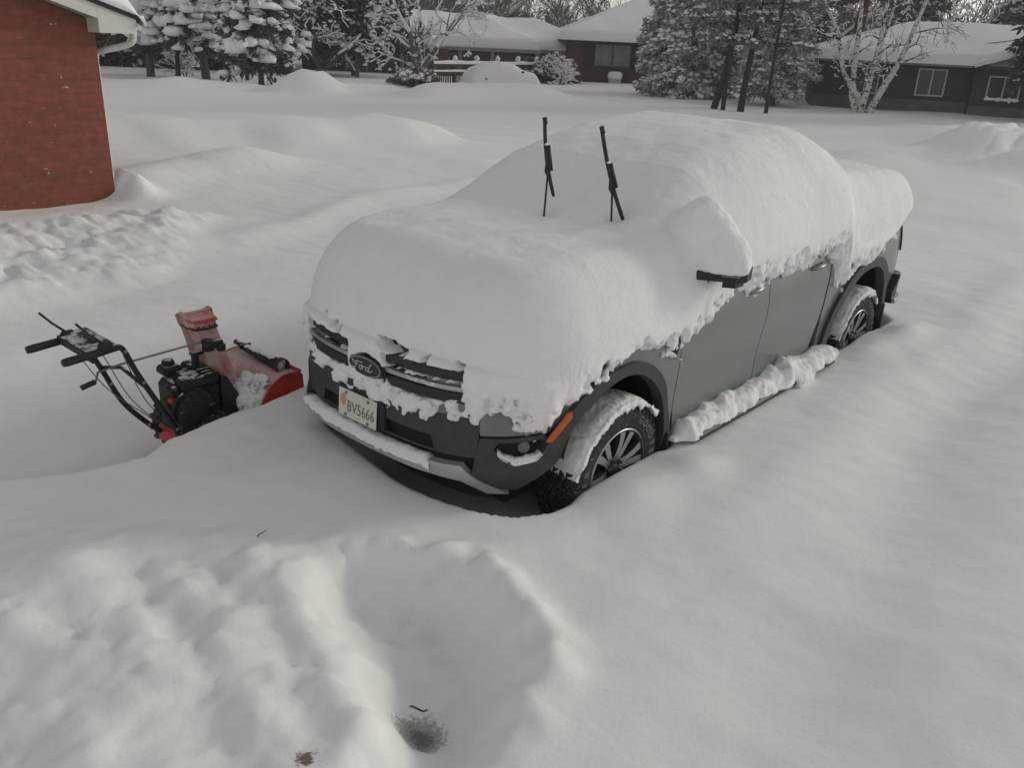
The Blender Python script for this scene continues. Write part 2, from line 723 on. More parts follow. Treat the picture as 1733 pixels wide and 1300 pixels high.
# ------------------------------------------------------------------ camera, sky, sun
def setup_view():
    cam = bpy.data.cameras.new('camera')
    co = bpy.data.objects.new('camera', cam)
    COL.objects.link(co)
    yaw, pitch, roll = 0.7159, 0.38874, 0.04734
    f = Vector((math.cos(yaw) * math.cos(pitch), math.sin(yaw) * math.cos(pitch), -math.sin(pitch)))
    r = Vector((math.sin(yaw), -math.cos(yaw), 0))
    u = r.cross(f)
    r2 = r * math.cos(roll) + u * math.sin(roll)
    u2 = -r * math.sin(roll) + u * math.cos(roll)
    co.matrix_world = Matrix(((r2.x, u2.x, -f.x, -2.586), (r2.y, u2.y, -f.y, -3.219), (r2.z, u2.z, -f.z, 2.574), (0, 0, 0, 1)))
    cam.sensor_fit = 'HORIZONTAL'
    cam.sensor_width = 36
    cam.lens = 1460.3 / 1733 * 36
    cam.clip_start = .05
    cam.clip_end = 2000
    SC.camera = co

    az = math.atan2(SUN[1], SUN[0])
    el = R(SUN_EL)
    w = bpy.data.worlds.new('World')
    SC.world = w
    w.use_nodes = True
    nt = w.node_tree
    sky = nt.nodes.new('ShaderNodeTexSky')
    sky.sky_type = 'NISHITA'
    sky.sun_disc = False
    sky.sun_elevation = el
    sky.sun_rotation = PI / 2 - az
    sky.air_density = 1.0
    sky.dust_density = .6
    sky.ozone_density = .8
    bg = nt.nodes['Background']
    # hazy winter sky: the blue is mostly washed out by thin cloud
    hs = nt.nodes.new('ShaderNodeHueSaturation')
    hs.inputs['Saturation'].default_value = SKY_SAT
    nt.links.new(sky.outputs[0], hs.inputs['Color'])
    wb = nt.nodes.new('ShaderNodeMix')
    wb.data_type = 'RGBA'
    wb.blend_type = 'MULTIPLY'
    wb.inputs[0].default_value = 1
    wb.inputs[7].default_value = (1.03, 1.0, .955, 1)
    nt.links.new(hs.outputs[0], wb.inputs[6])
    nt.links.new(wb.outputs[2], bg.inputs[0])
    bg.inputs[1].default_value = SKY_STR
    sl = bpy.data.lights.new('sun', 'SUN')
    sl.energy = SUN_STR
    sl.angle = R(SUN_ANG)
    sl.color = (1, .88, .72)
    so = bpy.data.objects.new('sun', sl)
    COL.objects.link(so)
    d = Vector((math.cos(az) * math.cos(el), math.sin(az) * math.cos(el), math.sin(el)))
    so.rotation_euler = d.to_track_quat('Z', 'Y').to_euler()
    vs = SC.view_settings
    vs.view_transform = 'Standard'
    vs.look = 'None'
    vs.gamma = 1
    vs.exposure = EXPO
    SC.cycles.max_bounces = 6
    SC.cycles.diffuse_bounces = 3
    SC.cycles.use_denoising = True


SUN = (.95, -.45)
SUN_EL = 21
SUN_STR = 0.82
SUN_ANG = 10
SKY_STR = .142
SKY_SAT = .08
EXPO = -0.05
# ------------------------------------------------------------------ truck plan outline (needed by the ground too)
# x runs from the grille to the tail, y is across (the driver's side is -y), z is up
_HALF = [(0, 0), (.006, .2), (.02, .36), (.052, .5), (.105, .62), (.175, .72), (.262, .80), (.36, .86), (.47, .905), (.60, .933),
         (.80, .95), (1.2, .958), (1.8, .96), (2.4, .96), (3.0, .96), (3.6, .96), (4.2, .962), (4.55, .957), (4.78, .945), (4.90, .92),
         (4.96, .87), (4.99, .78), (5.01, .5), (5.02, 0)]
_OD = crom(_HALF, 24)
_OU = np.concatenate([[0], np.cumsum(np.linalg.norm(np.diff(_OD, axis=0), axis=1))])


def base_h(x, y):
    s = .75 * x + .66 * y
    return .42 - .012 * np.maximum(0, s - 8)


def ridge(x, y, line, h, w, endfade=True, p=2.0):
    d, _ = seg_dist(x, y, line)
    return h * np.exp(-(d / w) ** p)


HOLE = [(.30, .98), (.20, .72), (.09, .42), (.02, .12), (-.02, -.2), (-.01, -.48), (.06, -.72), (.17, -.88), (.34, -.985), (.47, -.99),
        (.60, -.955), (1.0, -.95), (1.26, -.95), (1.40, -.99), (1.47, -.95), (1.6, -.9), (3.4, -.9), (3.66, -.93), (3.8, -.955),
        (4.2, -.955), (4.42, -.96), (4.62, -1.0), (4.9, -.97), (5.1, -.8), (5.15, 0), (5.05, .8), (4.6, .95), (1, .96)]
PIT = [(-2.9, 1.45), (-1.9, 1.2), (-1.42, 1.02), (-1.1, .84), (-.86, .76), (-.68, .88), (-.5, .91), (-.2, .97), (.03, 1.01), (.29, 1.05),
       (.55, 1.10), (.68, 1.25), (.68, 1.6), (.3, 1.75), (-.4, 1.85), (-1.2, 1.9), (-2.2, 2.0), (-3, 1.8)]
FORE = [(-1.7, .95), (-1.54, .75), (-1.4, .47), (-1.16, .11), (-.86, -.11), (-.79, -.38), (-.6, -.63), (-.42, -.81), (-.27, -.95), (-.2, -1.2),
        (-.3, -1.45), (-.5, -1.75), (-.9, -1.95), (-1.5, -2.3), (-3.5, -2.3), (-3.5, .9)]
DIP = [(-.62, -.55), (-.44, -.74), (-.29, -.98), (-.33, -1.30), (-.43, -1.55), (-.56, -1.70), (-.80, -1.79), (-1.1, -1.9), (-1.7, -2.0),
       (-1.55, -1.68), (-1.22, -1.40), (-1.10, -1.15), (-1.0, -.90), (-.92, -.70), (-.78, -.58)]
ROUGH = [(-.6, 6.1), (.5, 6.3), (1.19, 6.5), (1.9, 6.6), (2.25, 6.0), (1.93, 5.6), (1.22, 4.55), (.58, 4.2), (.07, 4.1), (-.9, 4.0), (-2, 5)]
YARD = [(3.6, 14.6), (5.2, 14.4), (7.2, 14.0), (9.2, 13.9), (11.0, 12.6), (11.5, 11.2), (11.0, 10.0), (9.6, 9.7), (7.4, 10.8), (5.0, 11.6), (3.0, 12.4)]
STREET_C = [(4, 32), (8.5, 21.5), (11.0, 17.5), (14.5, 12), (19, 5.5), (30, -9)]


def ground_h(x, y):
    x = np.asarray(x, float)
    y = np.asarray(y, float)
    near = np.exp(-np.maximum(0, np.hypot(x, y) - 9) / 6)
    h = base_h(x, y)
    h = h + .035 * n2(x * .45, y * .45, 3) + .016 * n2(x * 1.3, y * 1.3, 4) + .006 * n2(x * 3.7, y * 3.7, 5) * near
    h = h + .030 * n2(x * .28 + 3, y * 1.25, 9) * near * sstep(-1.0, -1.5, y)
    # filled-in wheel ruts that run past the truck
    wv = .18 * n2(x * .6, y * .6, 19)
    for line, hh, ww in (([(-1.2, -2.55), (2, -2.15), (6, -1.95), (11, -1.2), (16, .6)], -.055, .30), ([(-1.2, -3.3), (2, -2.85), (6, -2.6), (11, -1.9), (16, -.1)], .035, .42),
                         ([(0, -4.6), (3, -4.0), (7, -3.6), (12, -2.9)], -.05, .35), ([(.9, -1.62), (4, -1.55), (8, -1.3)], .03, .28)):
        d, _ = seg_dist(x, y + wv, line)
        h = h + hh * np.exp(-(d / ww) ** 2)
    # ripples of wind on the open snow
    h = h + .0035 * n2(x * 9 + y * 4, y * 5 - x * 2, 6) * near
    far = 1 - near
    h = h + far * .05 * n2(x * .23, y * .23, 8)
    # street, packed a little lower, with tyre lines
    ds, _ = seg_dist(x, y, STREET_C)
    h = h - .12 * (1 - sstep(2.6, 3.8, ds))
    for o_ in (.75, 2.15):
        h = h - .06 * np.exp(-((ds - o_) / .25) ** 2)
    # plough banks and drifts across the street
    for line, hh, ww in (
            ([(10.5, 30.2), (12.3, 28.4), (13.2, 27.2)], .26, .9), ([(14.2, 27.1), (15.6, 26.0)], .22, .8),
            ([(16.5, 24.3), (16.9, 23.6)], .50, .75), ([(17.0, 24.0), (19.0, 23.9), (21.2, 23.9)], .34, 1.0),
            ([(19.8, 20.6), (21.2, 19.6), (22.8, 18.4)], .50, 1.15), ([(22.8, 18.4), (27, 15.0)], .16, 1.6),
            ([(22.5, 20.6), (25.5, 22.0)], .18, 1.6),
            ([(20.6, 2.5), (22.2, 1.4), (23.4, .2), (25, -1.4)], .62, 1.3), ([(17.6, 3.9), (19.4, 3.0), (20.6, 2.5)], .22, 1.0), ([(22.0, .2), (24, -2)], .35, 1.0), ([(18.2, 1.0), (21, -1.5)], .45, 1.1),
            ([(24.5, 4.6), (28, 4.2)], .35, 1.4)):
        h = h + ridge(x, y, line, hh, ww)
    m = np.exp(-(((x - 22.2) / 3.4) ** 2 + ((y - .6) / 2.8) ** 2))
    h = h + m * (.24 * n2(x * 1.3, y * 1.3, 12) + .20 * np.abs(n2(x * 3.1, y * 3.1, 16)))
    m = np.exp(-(((x - 18.5) / 3) ** 2 + ((y - 23.3) / 1.2) ** 2))
    h = h + m * .12 * n2(x * 1.9, y * 1.9, 13)
    # front-yard bank beyond the driveway mouth
    sd = sd_poly(x, y, YARD)
    h = h + .42 * sstep(.25, -1.3, sd + .25 * n2(x * .8, y * .8, 15)) * (1 + .2 * n2(x * .9, y * .9, 14))
    # long drift by the brick house
    h = h + ridge(x, y, [(2.9, 8.55), (3.3, 8.9), (4.0, 9.25), (5.0, 9.3)], .22, .75) + ridge(x, y, [(5, 9.3), (6.5, 8.8), (8.4, 7.4)], .10, .7)
    h = h + ridge(x, y, [(2.46, 7.95), (2.50, 7.6)], .27, .20, p=1.6)
    h = h - .03 * np.exp(-((np.maximum(0, np.abs(x - .2) - 1.8) / .4) ** 2 + ((y - 7.6) / .35) ** 2))
    # faint step left by an older pass of the blower
    d, _ = seg_dist(x, y, [(-3, 3.6), (-.34, 4.18), (1.05, 4.51), (3.0, 4.97), (4.79, 6.0), (7.66, 6.2)])
    h = h + .055 * np.exp(-(d / .3) ** 2)
    # thrown, lumpy snow in front of the brick wall
    sd = sd_poly(x, y, ROUGH)
    m = sstep(.5, -.5, sd + .3 * n2(x * 1.2, y * 1.2, 21))
    lum = .40 * n2(x * 1.6 + .4 * n2(x * 3, y * 3, 25), y * 1.6, 22) + .26 * np.abs(n2(x * 4.1, y * 4.1, 23)) + .12 * np.abs(n2(x * 9.5 + y * 3, y * 9.5, 24)) + .07 * n2(x * 21, y * 21, 26)
    h = h + m * (.10 + .15 * lum + .035 * sstep(-.08, .08, n2(x * 3.4, y * 3.4, 27)) + .022 * sstep(-.08, .08, n2(x * 7.3, y * 7.3, 20)))
    # trampled, shovelled foreground
    h = h + .04 * np.exp(-(((x + .9) / .9) ** 2 + ((y - .1) / .6) ** 2))
    sd = sd_poly(x, y, FORE)
    m = sstep(.12, -.18, sd + .06 * n2(x * 3, y * 3, 31))
    h = h + m * (.02 + .030 * n2(x * 2.2, y * 2.2, 32) + .016 * n2(x * 5.3, y * 5.3, 33) + .009 * n2(x * 11, y * 11, 34) + .006 * np.abs(n2(x * 23, y * 23, 35)) + .003 * n2(x * 41, y * 41, 30))
    wob = .05 * n2(x * 2.5, y * 2.5, 36)
    for line, hh, ww in (
            ([(-.98, -.52), (-1.0, -.92), (-1.10, -1.19), (-1.21, -1.46), (-1.4, -1.8)], .065, .16),
            ([(-1.22, -.30), (-1.29, -.75), (-1.36, -1.06), (-1.5, -1.42), (-1.7, -1.8)], .06, .15),
            ([(-1.5, .0), (-1.56, -.45), (-1.62, -.78), (-1.75, -1.2)], .055, .16),
            ([(-1.86, -.2), (-1.86, -.6), (-1.95, -1.1)], .05, .15)):
        d, _ = seg_dist(x + wob, y + wob, line)
        h = h + hh * np.exp(-(d / ww) ** 2)
    for line, hh, ww in (([(-1.14, -.2), (-1.16, -.72), (-1.24, -1.08), (-1.36, -1.42)], .022, .09),
                         ([(-1.40, -.1), (-1.43, -.6), (-1.5, -1.0), (-1.62, -1.4)], .022, .09)):
        d, _ = seg_dist(x + wob, y + wob, line)
        h = h - hh * np.exp(-(d / ww) ** 2)
    # crust broken into slabs: small scarps
    h = h + m * (.012 * sstep(-.12, .12, n2(x * 4.6 + .5 * n2(x * 9, y * 9, 48), y * 4.6, 47)) + .007 * sstep(-.12, .12, n2(x * 8.7, y * 8.7, 49)) + .004 * sstep(-.12, .12, n2(x * 17, y * 17, 28)) - .02)
    # broken clods along the crests
    m2 = m * sstep(.25, .6, n2(x * 2.1 + 5, y * 2.1, 45))
    h = h + m2 * .028 * np.maximum(0, n2(x * 12, y * 12, 46)) ** .6
    # raised lip of clods round the shovelled dip
    lip, _ = seg_dist(x, y, [(-.62, -.58), (-.42, -.76), (-.26, -.98), (-.29, -1.30), (-.40, -1.56), (-.53, -1.72)])
    h = h + np.exp(-(lip / .10) ** 2) * (.025 + .03 * n2(x * 9, y * 9, 38) + .02 * np.abs(n2(x * 17, y * 17, 29)))
    sd = sd_poly(x, y, DIP) + .05 * n2(x * 3.2, y * 3.2, 37) + .022 * n2(x * 9, y * 9, 39)
    k = sstep(.05, -.33, sd)
    h = h - k * (.23 + .02 * n2(x * 5, y * 5, 40) + .012 * n2(x * 16, y * 16, 41))
    # the pit where the snow blower stands
    sd = sd_poly(x, y, PIT) + .02 * n2(x * 3.1, y * 3.1, 42)
    f = sstep(1.25, 1.75, y)
    edge = .05 * np.exp(-np.maximum(sd, 0) / .35) * (1 - f) * near
    k = sstep(-.16 * (1 - f), .03 * (1 - f) + 1.0 * f, sd)
    floor = .05 + .02 * n2(x * 3, y * 3, 43) + .16 * sstep(-1.0, -2.6, x) + .10 * sstep(.3, .65, x)
    h = np.where(k < 1, floor + (h + edge - floor) * k, h + edge)
    # hollow under the truck
    sd = sd_poly(x, y, HOLE) + .012 * n2(x * 6, y * 6, 44)
    k = sstep(-.13, .015, sd)
    swell = .03 * np.exp(-((sd - .18) / .2) ** 2) * sstep(-.3, .3, -(x - 1.6)) * 0
    h = np.where(sd < .2, .10 + (h + swell - .10) * k, h)
    # snow heaped against the wheels and beside the running board
    for (cx, cy, a, b, hh) in ((.80, -1.16, .28, .2, .06), (1.25, -1.25, .2, .15, .05), (4.62, -1.22, .3, .16, .07), (4.05, -1.15, .3, .15, .05)):
        h = h + hh * np.exp(-((x - cx) / a) ** 2 - ((y - cy) / b) ** 2) * sstep(-.02, .05, sd)
    return h


def axis_samples(lo, a, b, hi, fine, grow):
    c = [a]
    while c[-1] < b:
        c.append(c[-1] + fine)
    s = fine
    while c[-1] < hi:
        s *= grow
        c.append(c[-1] + s)
    s = fine
    while c[0] > lo:
        s *= grow
        c.insert(0, c[0] - s)
    return np.array(c)


def build_ground():
    xs = axis_samples(-30, -2.7, 5.2, 420, .026, 1.022)
    ys = axis_samples(-160, -3.2, 3.0, 420, .026, 1.022)
    X, Y = np.meshgrid(xs, ys, indexing='ij')
    Z = ground_h(X, Y)
    V = np.stack([X.ravel(), Y.ravel(), Z.ravel()], 1)
    o = grid_mesh('snow_ground', V, len(xs), len(ys), 'ground')
    o['kind'] = 'structure'
    return o
# ------------------------------------------------------------------ pickup truck
def outline(u):
    """point and outward normal on the driver's half of the plan outline at arc length u (u < 0: passenger's half)"""
    u = np.asarray(u, float)
    a = np.abs(u)
    x = np.interp(a, _OU, _OD[:, 0])
    y = -np.interp(a, _OU, _OD[:, 1])
    e = 1e-2
    tx = np.interp(a + e, _OU, _OD[:, 0]) - np.interp(np.maximum(a - e, 0), _OU, _OD[:, 0])
    ty = -(np.interp(a + e, _OU, _OD[:, 1]) - np.interp(np.maximum(a - e, 0), _OU, _OD[:, 1]))
    L = np.hypot(tx, ty) + 1e-9
    nx, ny = ty / L, -tx / L
    sg = np.where(u < 0, -1, 1)
    return x, y * sg, nx, ny * sg


def u_of_x(x):
    i = int(np.argmax(_OD[:, 1] > .85))
    j = int(np.argmax(_OD[:, 0] > 4.9))
    return np.interp(x, _OD[i:j, 0], _OU[i:j])


def u_of_y(y):
    """front: arc length at which the outline reaches |y|"""
    j = int(np.argmax(_OD[:, 1] > .94))
    return float(np.sign(y) * np.interp(abs(y), _OD[:j, 1], _OU[:j])) * -1


_FZ = np.array([[.25, -.22], [.36, -.12], [.44, -.05], [.50, -.01], [.55, .025], [.60, .03], [.64, .012], [.80, .01], [.95, .0], [1.05, -.01], [1.15, -.05], [1.3, -.16]])
_SZ = np.array([[.25, -.10], [.40, -.04], [.50, -.018], [.60, -.016], [.72, -.012], [.90, .0], [1.05, .0], [1.15, -.01], [1.25, -.03], [1.4, -.09]])


def surf(u, z, d=0.0):
    u = np.asarray(u, float)
    x, y, nx, ny = outline(u)
    w = sstep(.75, 1.15, np.abs(u))
    off = np.interp(z, _FZ[:, 0], _FZ[:, 1]) * (1 - w) + np.interp(z, _SZ[:, 0], _SZ[:, 1]) * w + d
    return np.stack([x + nx * off, y + ny * off, np.broadcast_to(z, x.shape)], -1)


def dens(poly, res):
    out = []
    n = len(poly)
    for i in range(n):
        a = np.array(poly[i], float)
        b = np.array(poly[(i + 1) % n], float)
        k = max(1, int(math.ceil(np.linalg.norm(b - a) / res)))
        for t in range(k):
            out.append(tuple(a + (b - a) * t / k))
    return out


def patch(mb, poly, d=0.0, thick=.02, res=.05, mi=0, fn=surf, holes=(), roll=0.0):
    """a panel: a polygon in (u, z) laid on the body surface at distance d, with turned-in edges"""
    P = dens(poly, res)
    verts = [Vector(p) for p in P]
    edges = [(i, (i + 1) % len(P)) for i in range(len(P))]
    loops = [list(range(len(P)))]
    for h in holes:
        H = dens(h, res)
        s = len(verts)
        verts += [Vector(p) for p in H]
        edges += [(s + i, s + (i + 1) % len(H)) for i in range(len(H))]
        loops.append(list(range(s, s + len(H))))
    A = np.array(P)
    lo, hi = A.min(0), A.max(0)
    gx = np.arange(lo[0] + res * .5, hi[0], res)
    gz = np.arange(lo[1] + res * .5, hi[1], res)
    if len(gx) and len(gz):
        GX, GZ = np.meshgrid(gx, gz)
        GX, GZ = GX.ravel(), GZ.ravel()
        keep = in_poly(GX, GZ, P)
        dd, _ = seg_dist(GX, GZ, P, True)
        keep &= dd > res * .35
        for h in holes:
            keep &= ~in_poly(GX, GZ, h)
            dd, _ = seg_dist(GX, GZ, h, True)
            keep &= dd > res * .35
        verts += [Vector((a, b)) for a, b in zip(GX[keep], GZ[keep])]
    r = geometry.delaunay_2d_cdt(verts, edges, [], 0, 1e-7)
    V2 = np.array([v[:] for v in r[0]])
    F = []
    for f in r[2]:
        c = V2[list(f)].mean(0)
        if in_poly(np.array([c[0]]), np.array([c[1]]), P)[0] and not any(in_poly(np.array([c[0]]), np.array([c[1]]), h)[0] for h in holes):
            F.append(tuple(f))
    out = fn(V2[:, 0], V2[:, 1], d)
    inn = fn(V2[:, 0], V2[:, 1], d - thick)
    # orientation: outward
    f0 = F[0]
    nrm = np.cross(out[f0[1]] - out[f0[0]], out[f0[2]] - out[f0[0]])
    if nrm @ (out[f0[0]] - inn[f0[0]]) < 0:
        F = [f[::-1] for f in F]
    n = len(V2)
    mb.add(out, F, mi, True)
    # rim
    cnt = {}
    for f in F:
        for a, b in zip(f, f[1:] + f[:1]):
            cnt[(a, b)] = 1
    rim = [(a, b) for (a, b) in cnt if (b, a) not in cnt]
    V = np.vstack([out, inn])
    mb.add(V, [(b, a, a + n, b + n) for a, b in rim], mi, False)
    return mb


def arc_pts(c, rx, rz, a0, a1, n):
    return [(c[0] + rx * math.cos(a0 + (a1 - a0) * k / n), c[1] + rz * math.sin(a0 + (a1 - a0) * k / n)) for k in range(n + 1)]


# wheel arch outlines in (x, z)
FL_OUT = [(1.405, .36), (1.385, .52), (1.335, .66), (1.27, .825), (1.14, .957), (.995, 1.023), (.88, 1.03), (.68, 1.01), (.56, .94), (.48, .86), (.40, .75), (.36, .68)]
FL_IN = [(1.335, .36), (1.32, .54), (1.275, .70), (1.195, .82), (1.06, .925), (.93, .968), (.82, .968), (.68, .925), (.56, .84), (.49, .73), (.458, .63)]
RL_OUT = [(4.69, .50), (4.67, .62), (4.60, .82), (4.48, .98), (4.33, 1.06), (4.15, 1.08), (3.95, 1.055), (3.77, .985), (3.60, .85), (3.48, .66), (3.42, .46)]
RL_IN = [(4.61, .50), (4.59, .62), (4.53, .78), (4.43, .91), (4.30, .985), (4.15, 1.005), (3.97, .985), (3.82, .92), (3.68, .80), (3.57, .64), (3.52, .46)]
XU = lambda P: [(float(u_of_x(x)), z) for x, z in P]


def make_wheel(truck, off, wx, side, snow_seed):
    """a wheel with its outer face towards -y (side -1) or +y"""
    loc = Vector((wx, side * .815, .395)) - Vector(off)
    hub = MB()
    hub.lathe([(.0, -.06), (.15, -.06), (.16, -.03), (.16, .05), (.0, .05)], 24)
    hub.lathe([(.225, -.11), (.235, -.05), (.235, .11)], 36)
    w = hub.build('wheel', 'black', truck, None, loc)
    if side > 0:
        w.rotation_euler = (0, 0, PI)
    ty = MB()
    prof = [(.235, -.118), (.246, -.130), (.262, -.132), (.30, -.139), (.335, -.139), (.362, -.131), (.378, -.118), (.384, -.10), (.384, .10), (.378, .118),
            (.35, .135), (.30, .139), (.25, .13), (.235, .118)]
    ty.lathe(prof, 64, 'y', close=True)
    # tread blocks and shoulder lugs
    NB = 44
    for k in range(NB):
        th = 2 * PI * k / NB
        for j, (yc, dy, sk, hh) in enumerate(((-.092, .042, .35, .013), (-.045, .034, -.5, .011), (0, .034, .5, .011), (.045, .034, -.5, .011), (.092, .042, -.35, .013))):
            t2 = th + (.5 if j % 2 else 0) * 2 * PI / NB
            V = []
            for rr in (.378, .384 + hh):
                for (a, b) in ((-1, -1), (1, -1), (1, 1), (-1, 1)):
                    an = t2 + (a * .36 + b * sk * .5) * 2 * PI / NB
                    V.append((rr * math.cos(an), yc + b * dy / 2, rr * math.sin(an)))
            ty.add(V, [(4, 5, 6, 7), (0, 1, 5, 4), (1, 2, 6, 5), (2, 3, 7, 6), (3, 0, 4, 7)], 0, False)
        # side lugs on the outer shoulder
        an = th + .25 * 2 * PI / NB
        V = []
        for (rr, yy) in ((.352, -.140), (.385, -.113)):
            for a in (-1, 1):
                for e in (0, -.008):
                    q = an + a * .22 * 2 * PI / NB
                    V.append((rr * math.cos(q), yy + e, rr * math.sin(q)))
        ty.add(V, [(1, 3, 7, 5), (0, 1, 5, 4), (2, 6, 7, 3), (0, 2, 3, 1), (4, 5, 7, 6)], 0, False)
    ty.build('tyre', 'rubber', w)
    # raised maker's lettering round the sidewall
    lt = MB()
    for word, mid in (('GOODYEAR', R(20)), ('WRANGLER', R(200))):
        for i, ch in enumerate(word):
            V, F = text_geo(ch, .058, .0012, 2)
            an = mid - (i - 3.5) * R(10.5)
            c, s_ = math.cos(an - PI / 2), math.sin(an - PI / 2)
            # outer face is seen from -y: right is +x, up is +z
            X = V[:, 0] * c - (V[:, 1] + .306) * s_
            Z = V[:, 0] * s_ + (V[:, 1] + .306) * c
            rr = np.hypot(X, Z)
            Yv = np.interp(rr, [.262, .30, .335, .362], [-.132, -.139, -.139, -.131]) - .0012 - V[:, 2]
            lt.add(np.stack([X, Yv, Z], 1), F, 0, False)
    lt.build('tyre_lettering', 'letter', w)
    # alloy rim: barrel lip and six split spokes
    rm = MB()
    rm.lathe([(.237, -.10), (.246, -.128), (.244, -.133), (.240, -.134)], 48)
    rm.lathe([(.240, -.134), (.232, -.132), (.226, -.122), (.222, -.09)], 48, mi=1)
    for k in range(6):
        a0 = 2 * PI * k / 6 + R(12)
        for sg in (-1, 1):
            pts = [(.055, sg * R(16), .020, -.098), (.105, sg * R(10), .017, -.112), (.165, sg * R(9.5), .019, -.121), (.232, sg * R(11.5), .023, -.126)]
            V = []
            for (rr, da, hw, yy) in pts:
                an = a0 + da
                cx, cz = rr * math.cos(an), rr * math.sin(an)
                tx, tz = -math.sin(an), math.cos(an)
                for (s1, y1) in ((-1, yy), (1, yy), (1.25, yy + .03), (-1.25, yy + .03)):
                    V.append((cx + tx * hw * s1, y1, cz + tz * hw * s1))
            F = []
            for i in range(3):
                for q in range(4):
                    F.append((i * 4 + q, i * 4 + (q + 1) % 4, (i + 1) * 4 + (q + 1) % 4, (i + 1) * 4 + q))
            rm.add(V, [f for n_, f in enumerate(F) if n_ % 4 == 0], 0, False)
            rm.add(V, [f for n_, f in enumerate(F) if n_ % 4], 1, False)
    rm.build('rim', ['alloy', 'black'], w)
    pk = MB()
    pk.lathe([(.0, -.112), (.034, -.112), (.040, -.106), (.046, -.094), (.075, -.090), (.08, -.06)], 24)
    for k in range(6):
        a0 = 2 * PI * k / 6 + R(12)
        # dark pocket between the halves of each spoke
        V = []
        for (rr, hw, yy) in ((.065, .016, -.096), (.14, .012, -.100), (.222, .040, -.104)):
            for (s1, y1) in ((-1, yy), (1, yy)):
                V.append((rr * math.cos(a0) - math.sin(a0) * hw * s1, y1, rr * math.sin(a0) + math.cos(a0) * hw * s1))
        pk.add(V, [(0, 1, 3, 2), (2, 3, 5, 4)], 0, False)
        an = a0 + PI / 6
        pk.lathe([(.0, -.122), (.010, -.122), (.012, -.095)], 6, 'y', (.057 * math.cos(an), 0, .057 * math.sin(an)))
    pk.build('hub_cap', 'black', w)
    # wet snow lying on the tread, spilling over the shoulder
    nu, nv = 170, 40
    th = np.linspace(R(38), R(168), nu) if side < 0 else np.linspace(R(12), R(142), nu)
    v = np.linspace(0, 1, nv)
    TH, VV = np.meshgrid(th, v, indexing='ij')
    mid = R(96)
    env = sstep(0, .30, (TH - th[0]) / (th[-1] - th[0])) * sstep(1, .86, (TH - th[0]) / (th[-1] - th[0]))
    nz = n3(TH * 5, VV * 3, 0, 70 + snow_seed) * .5 + n3(TH * 17, VV * 11, 0, 71 + snow_seed) * .3 + n3(TH * 36, VV * 24, 0, 79 + snow_seed) * .25
    t = (.034 * env * np.sin(np.clip(VV * 1.06, 0, 1) * PI) ** .4 + .012 * nz * env) * (1 - .0 * VV)
    # v 0: inner edge of the tread, 1: hanging on the outer sidewall
    yy = np.interp(VV, [0, .62, .78, 1], [.10, -.125, -.150, -.147])
    rr = np.interp(VV, [0, .62, .78, 1], [.388, .392, .378, 0]) + t
    hang = (.362 + .014 * n3(TH * 9, 0, 0, 72 + snow_seed) + .013 * n3(TH * 26, 0, 0, 73 + snow_seed) + .009 * n3(TH * 60, 0, 0, 74 + snow_seed)) + (1 - env) * .05
    f = sstep(.74, 1, VV)
    rr = np.where(VV > .74, (.385 + t) * (1 - f) + hang * f, rr)
    yy = yy - np.where(VV > .6, .014 * env * np.sin((VV - .6) / .4 * PI) * (1 + nz), 0)
    V = np.stack([rr * np.cos(TH), yy, rr * np.sin(TH)], -1).reshape(-1, 3)
    s_ = grid_mesh('tyre_snow', V[::1], nu, nv, 'snow', w)
    return w


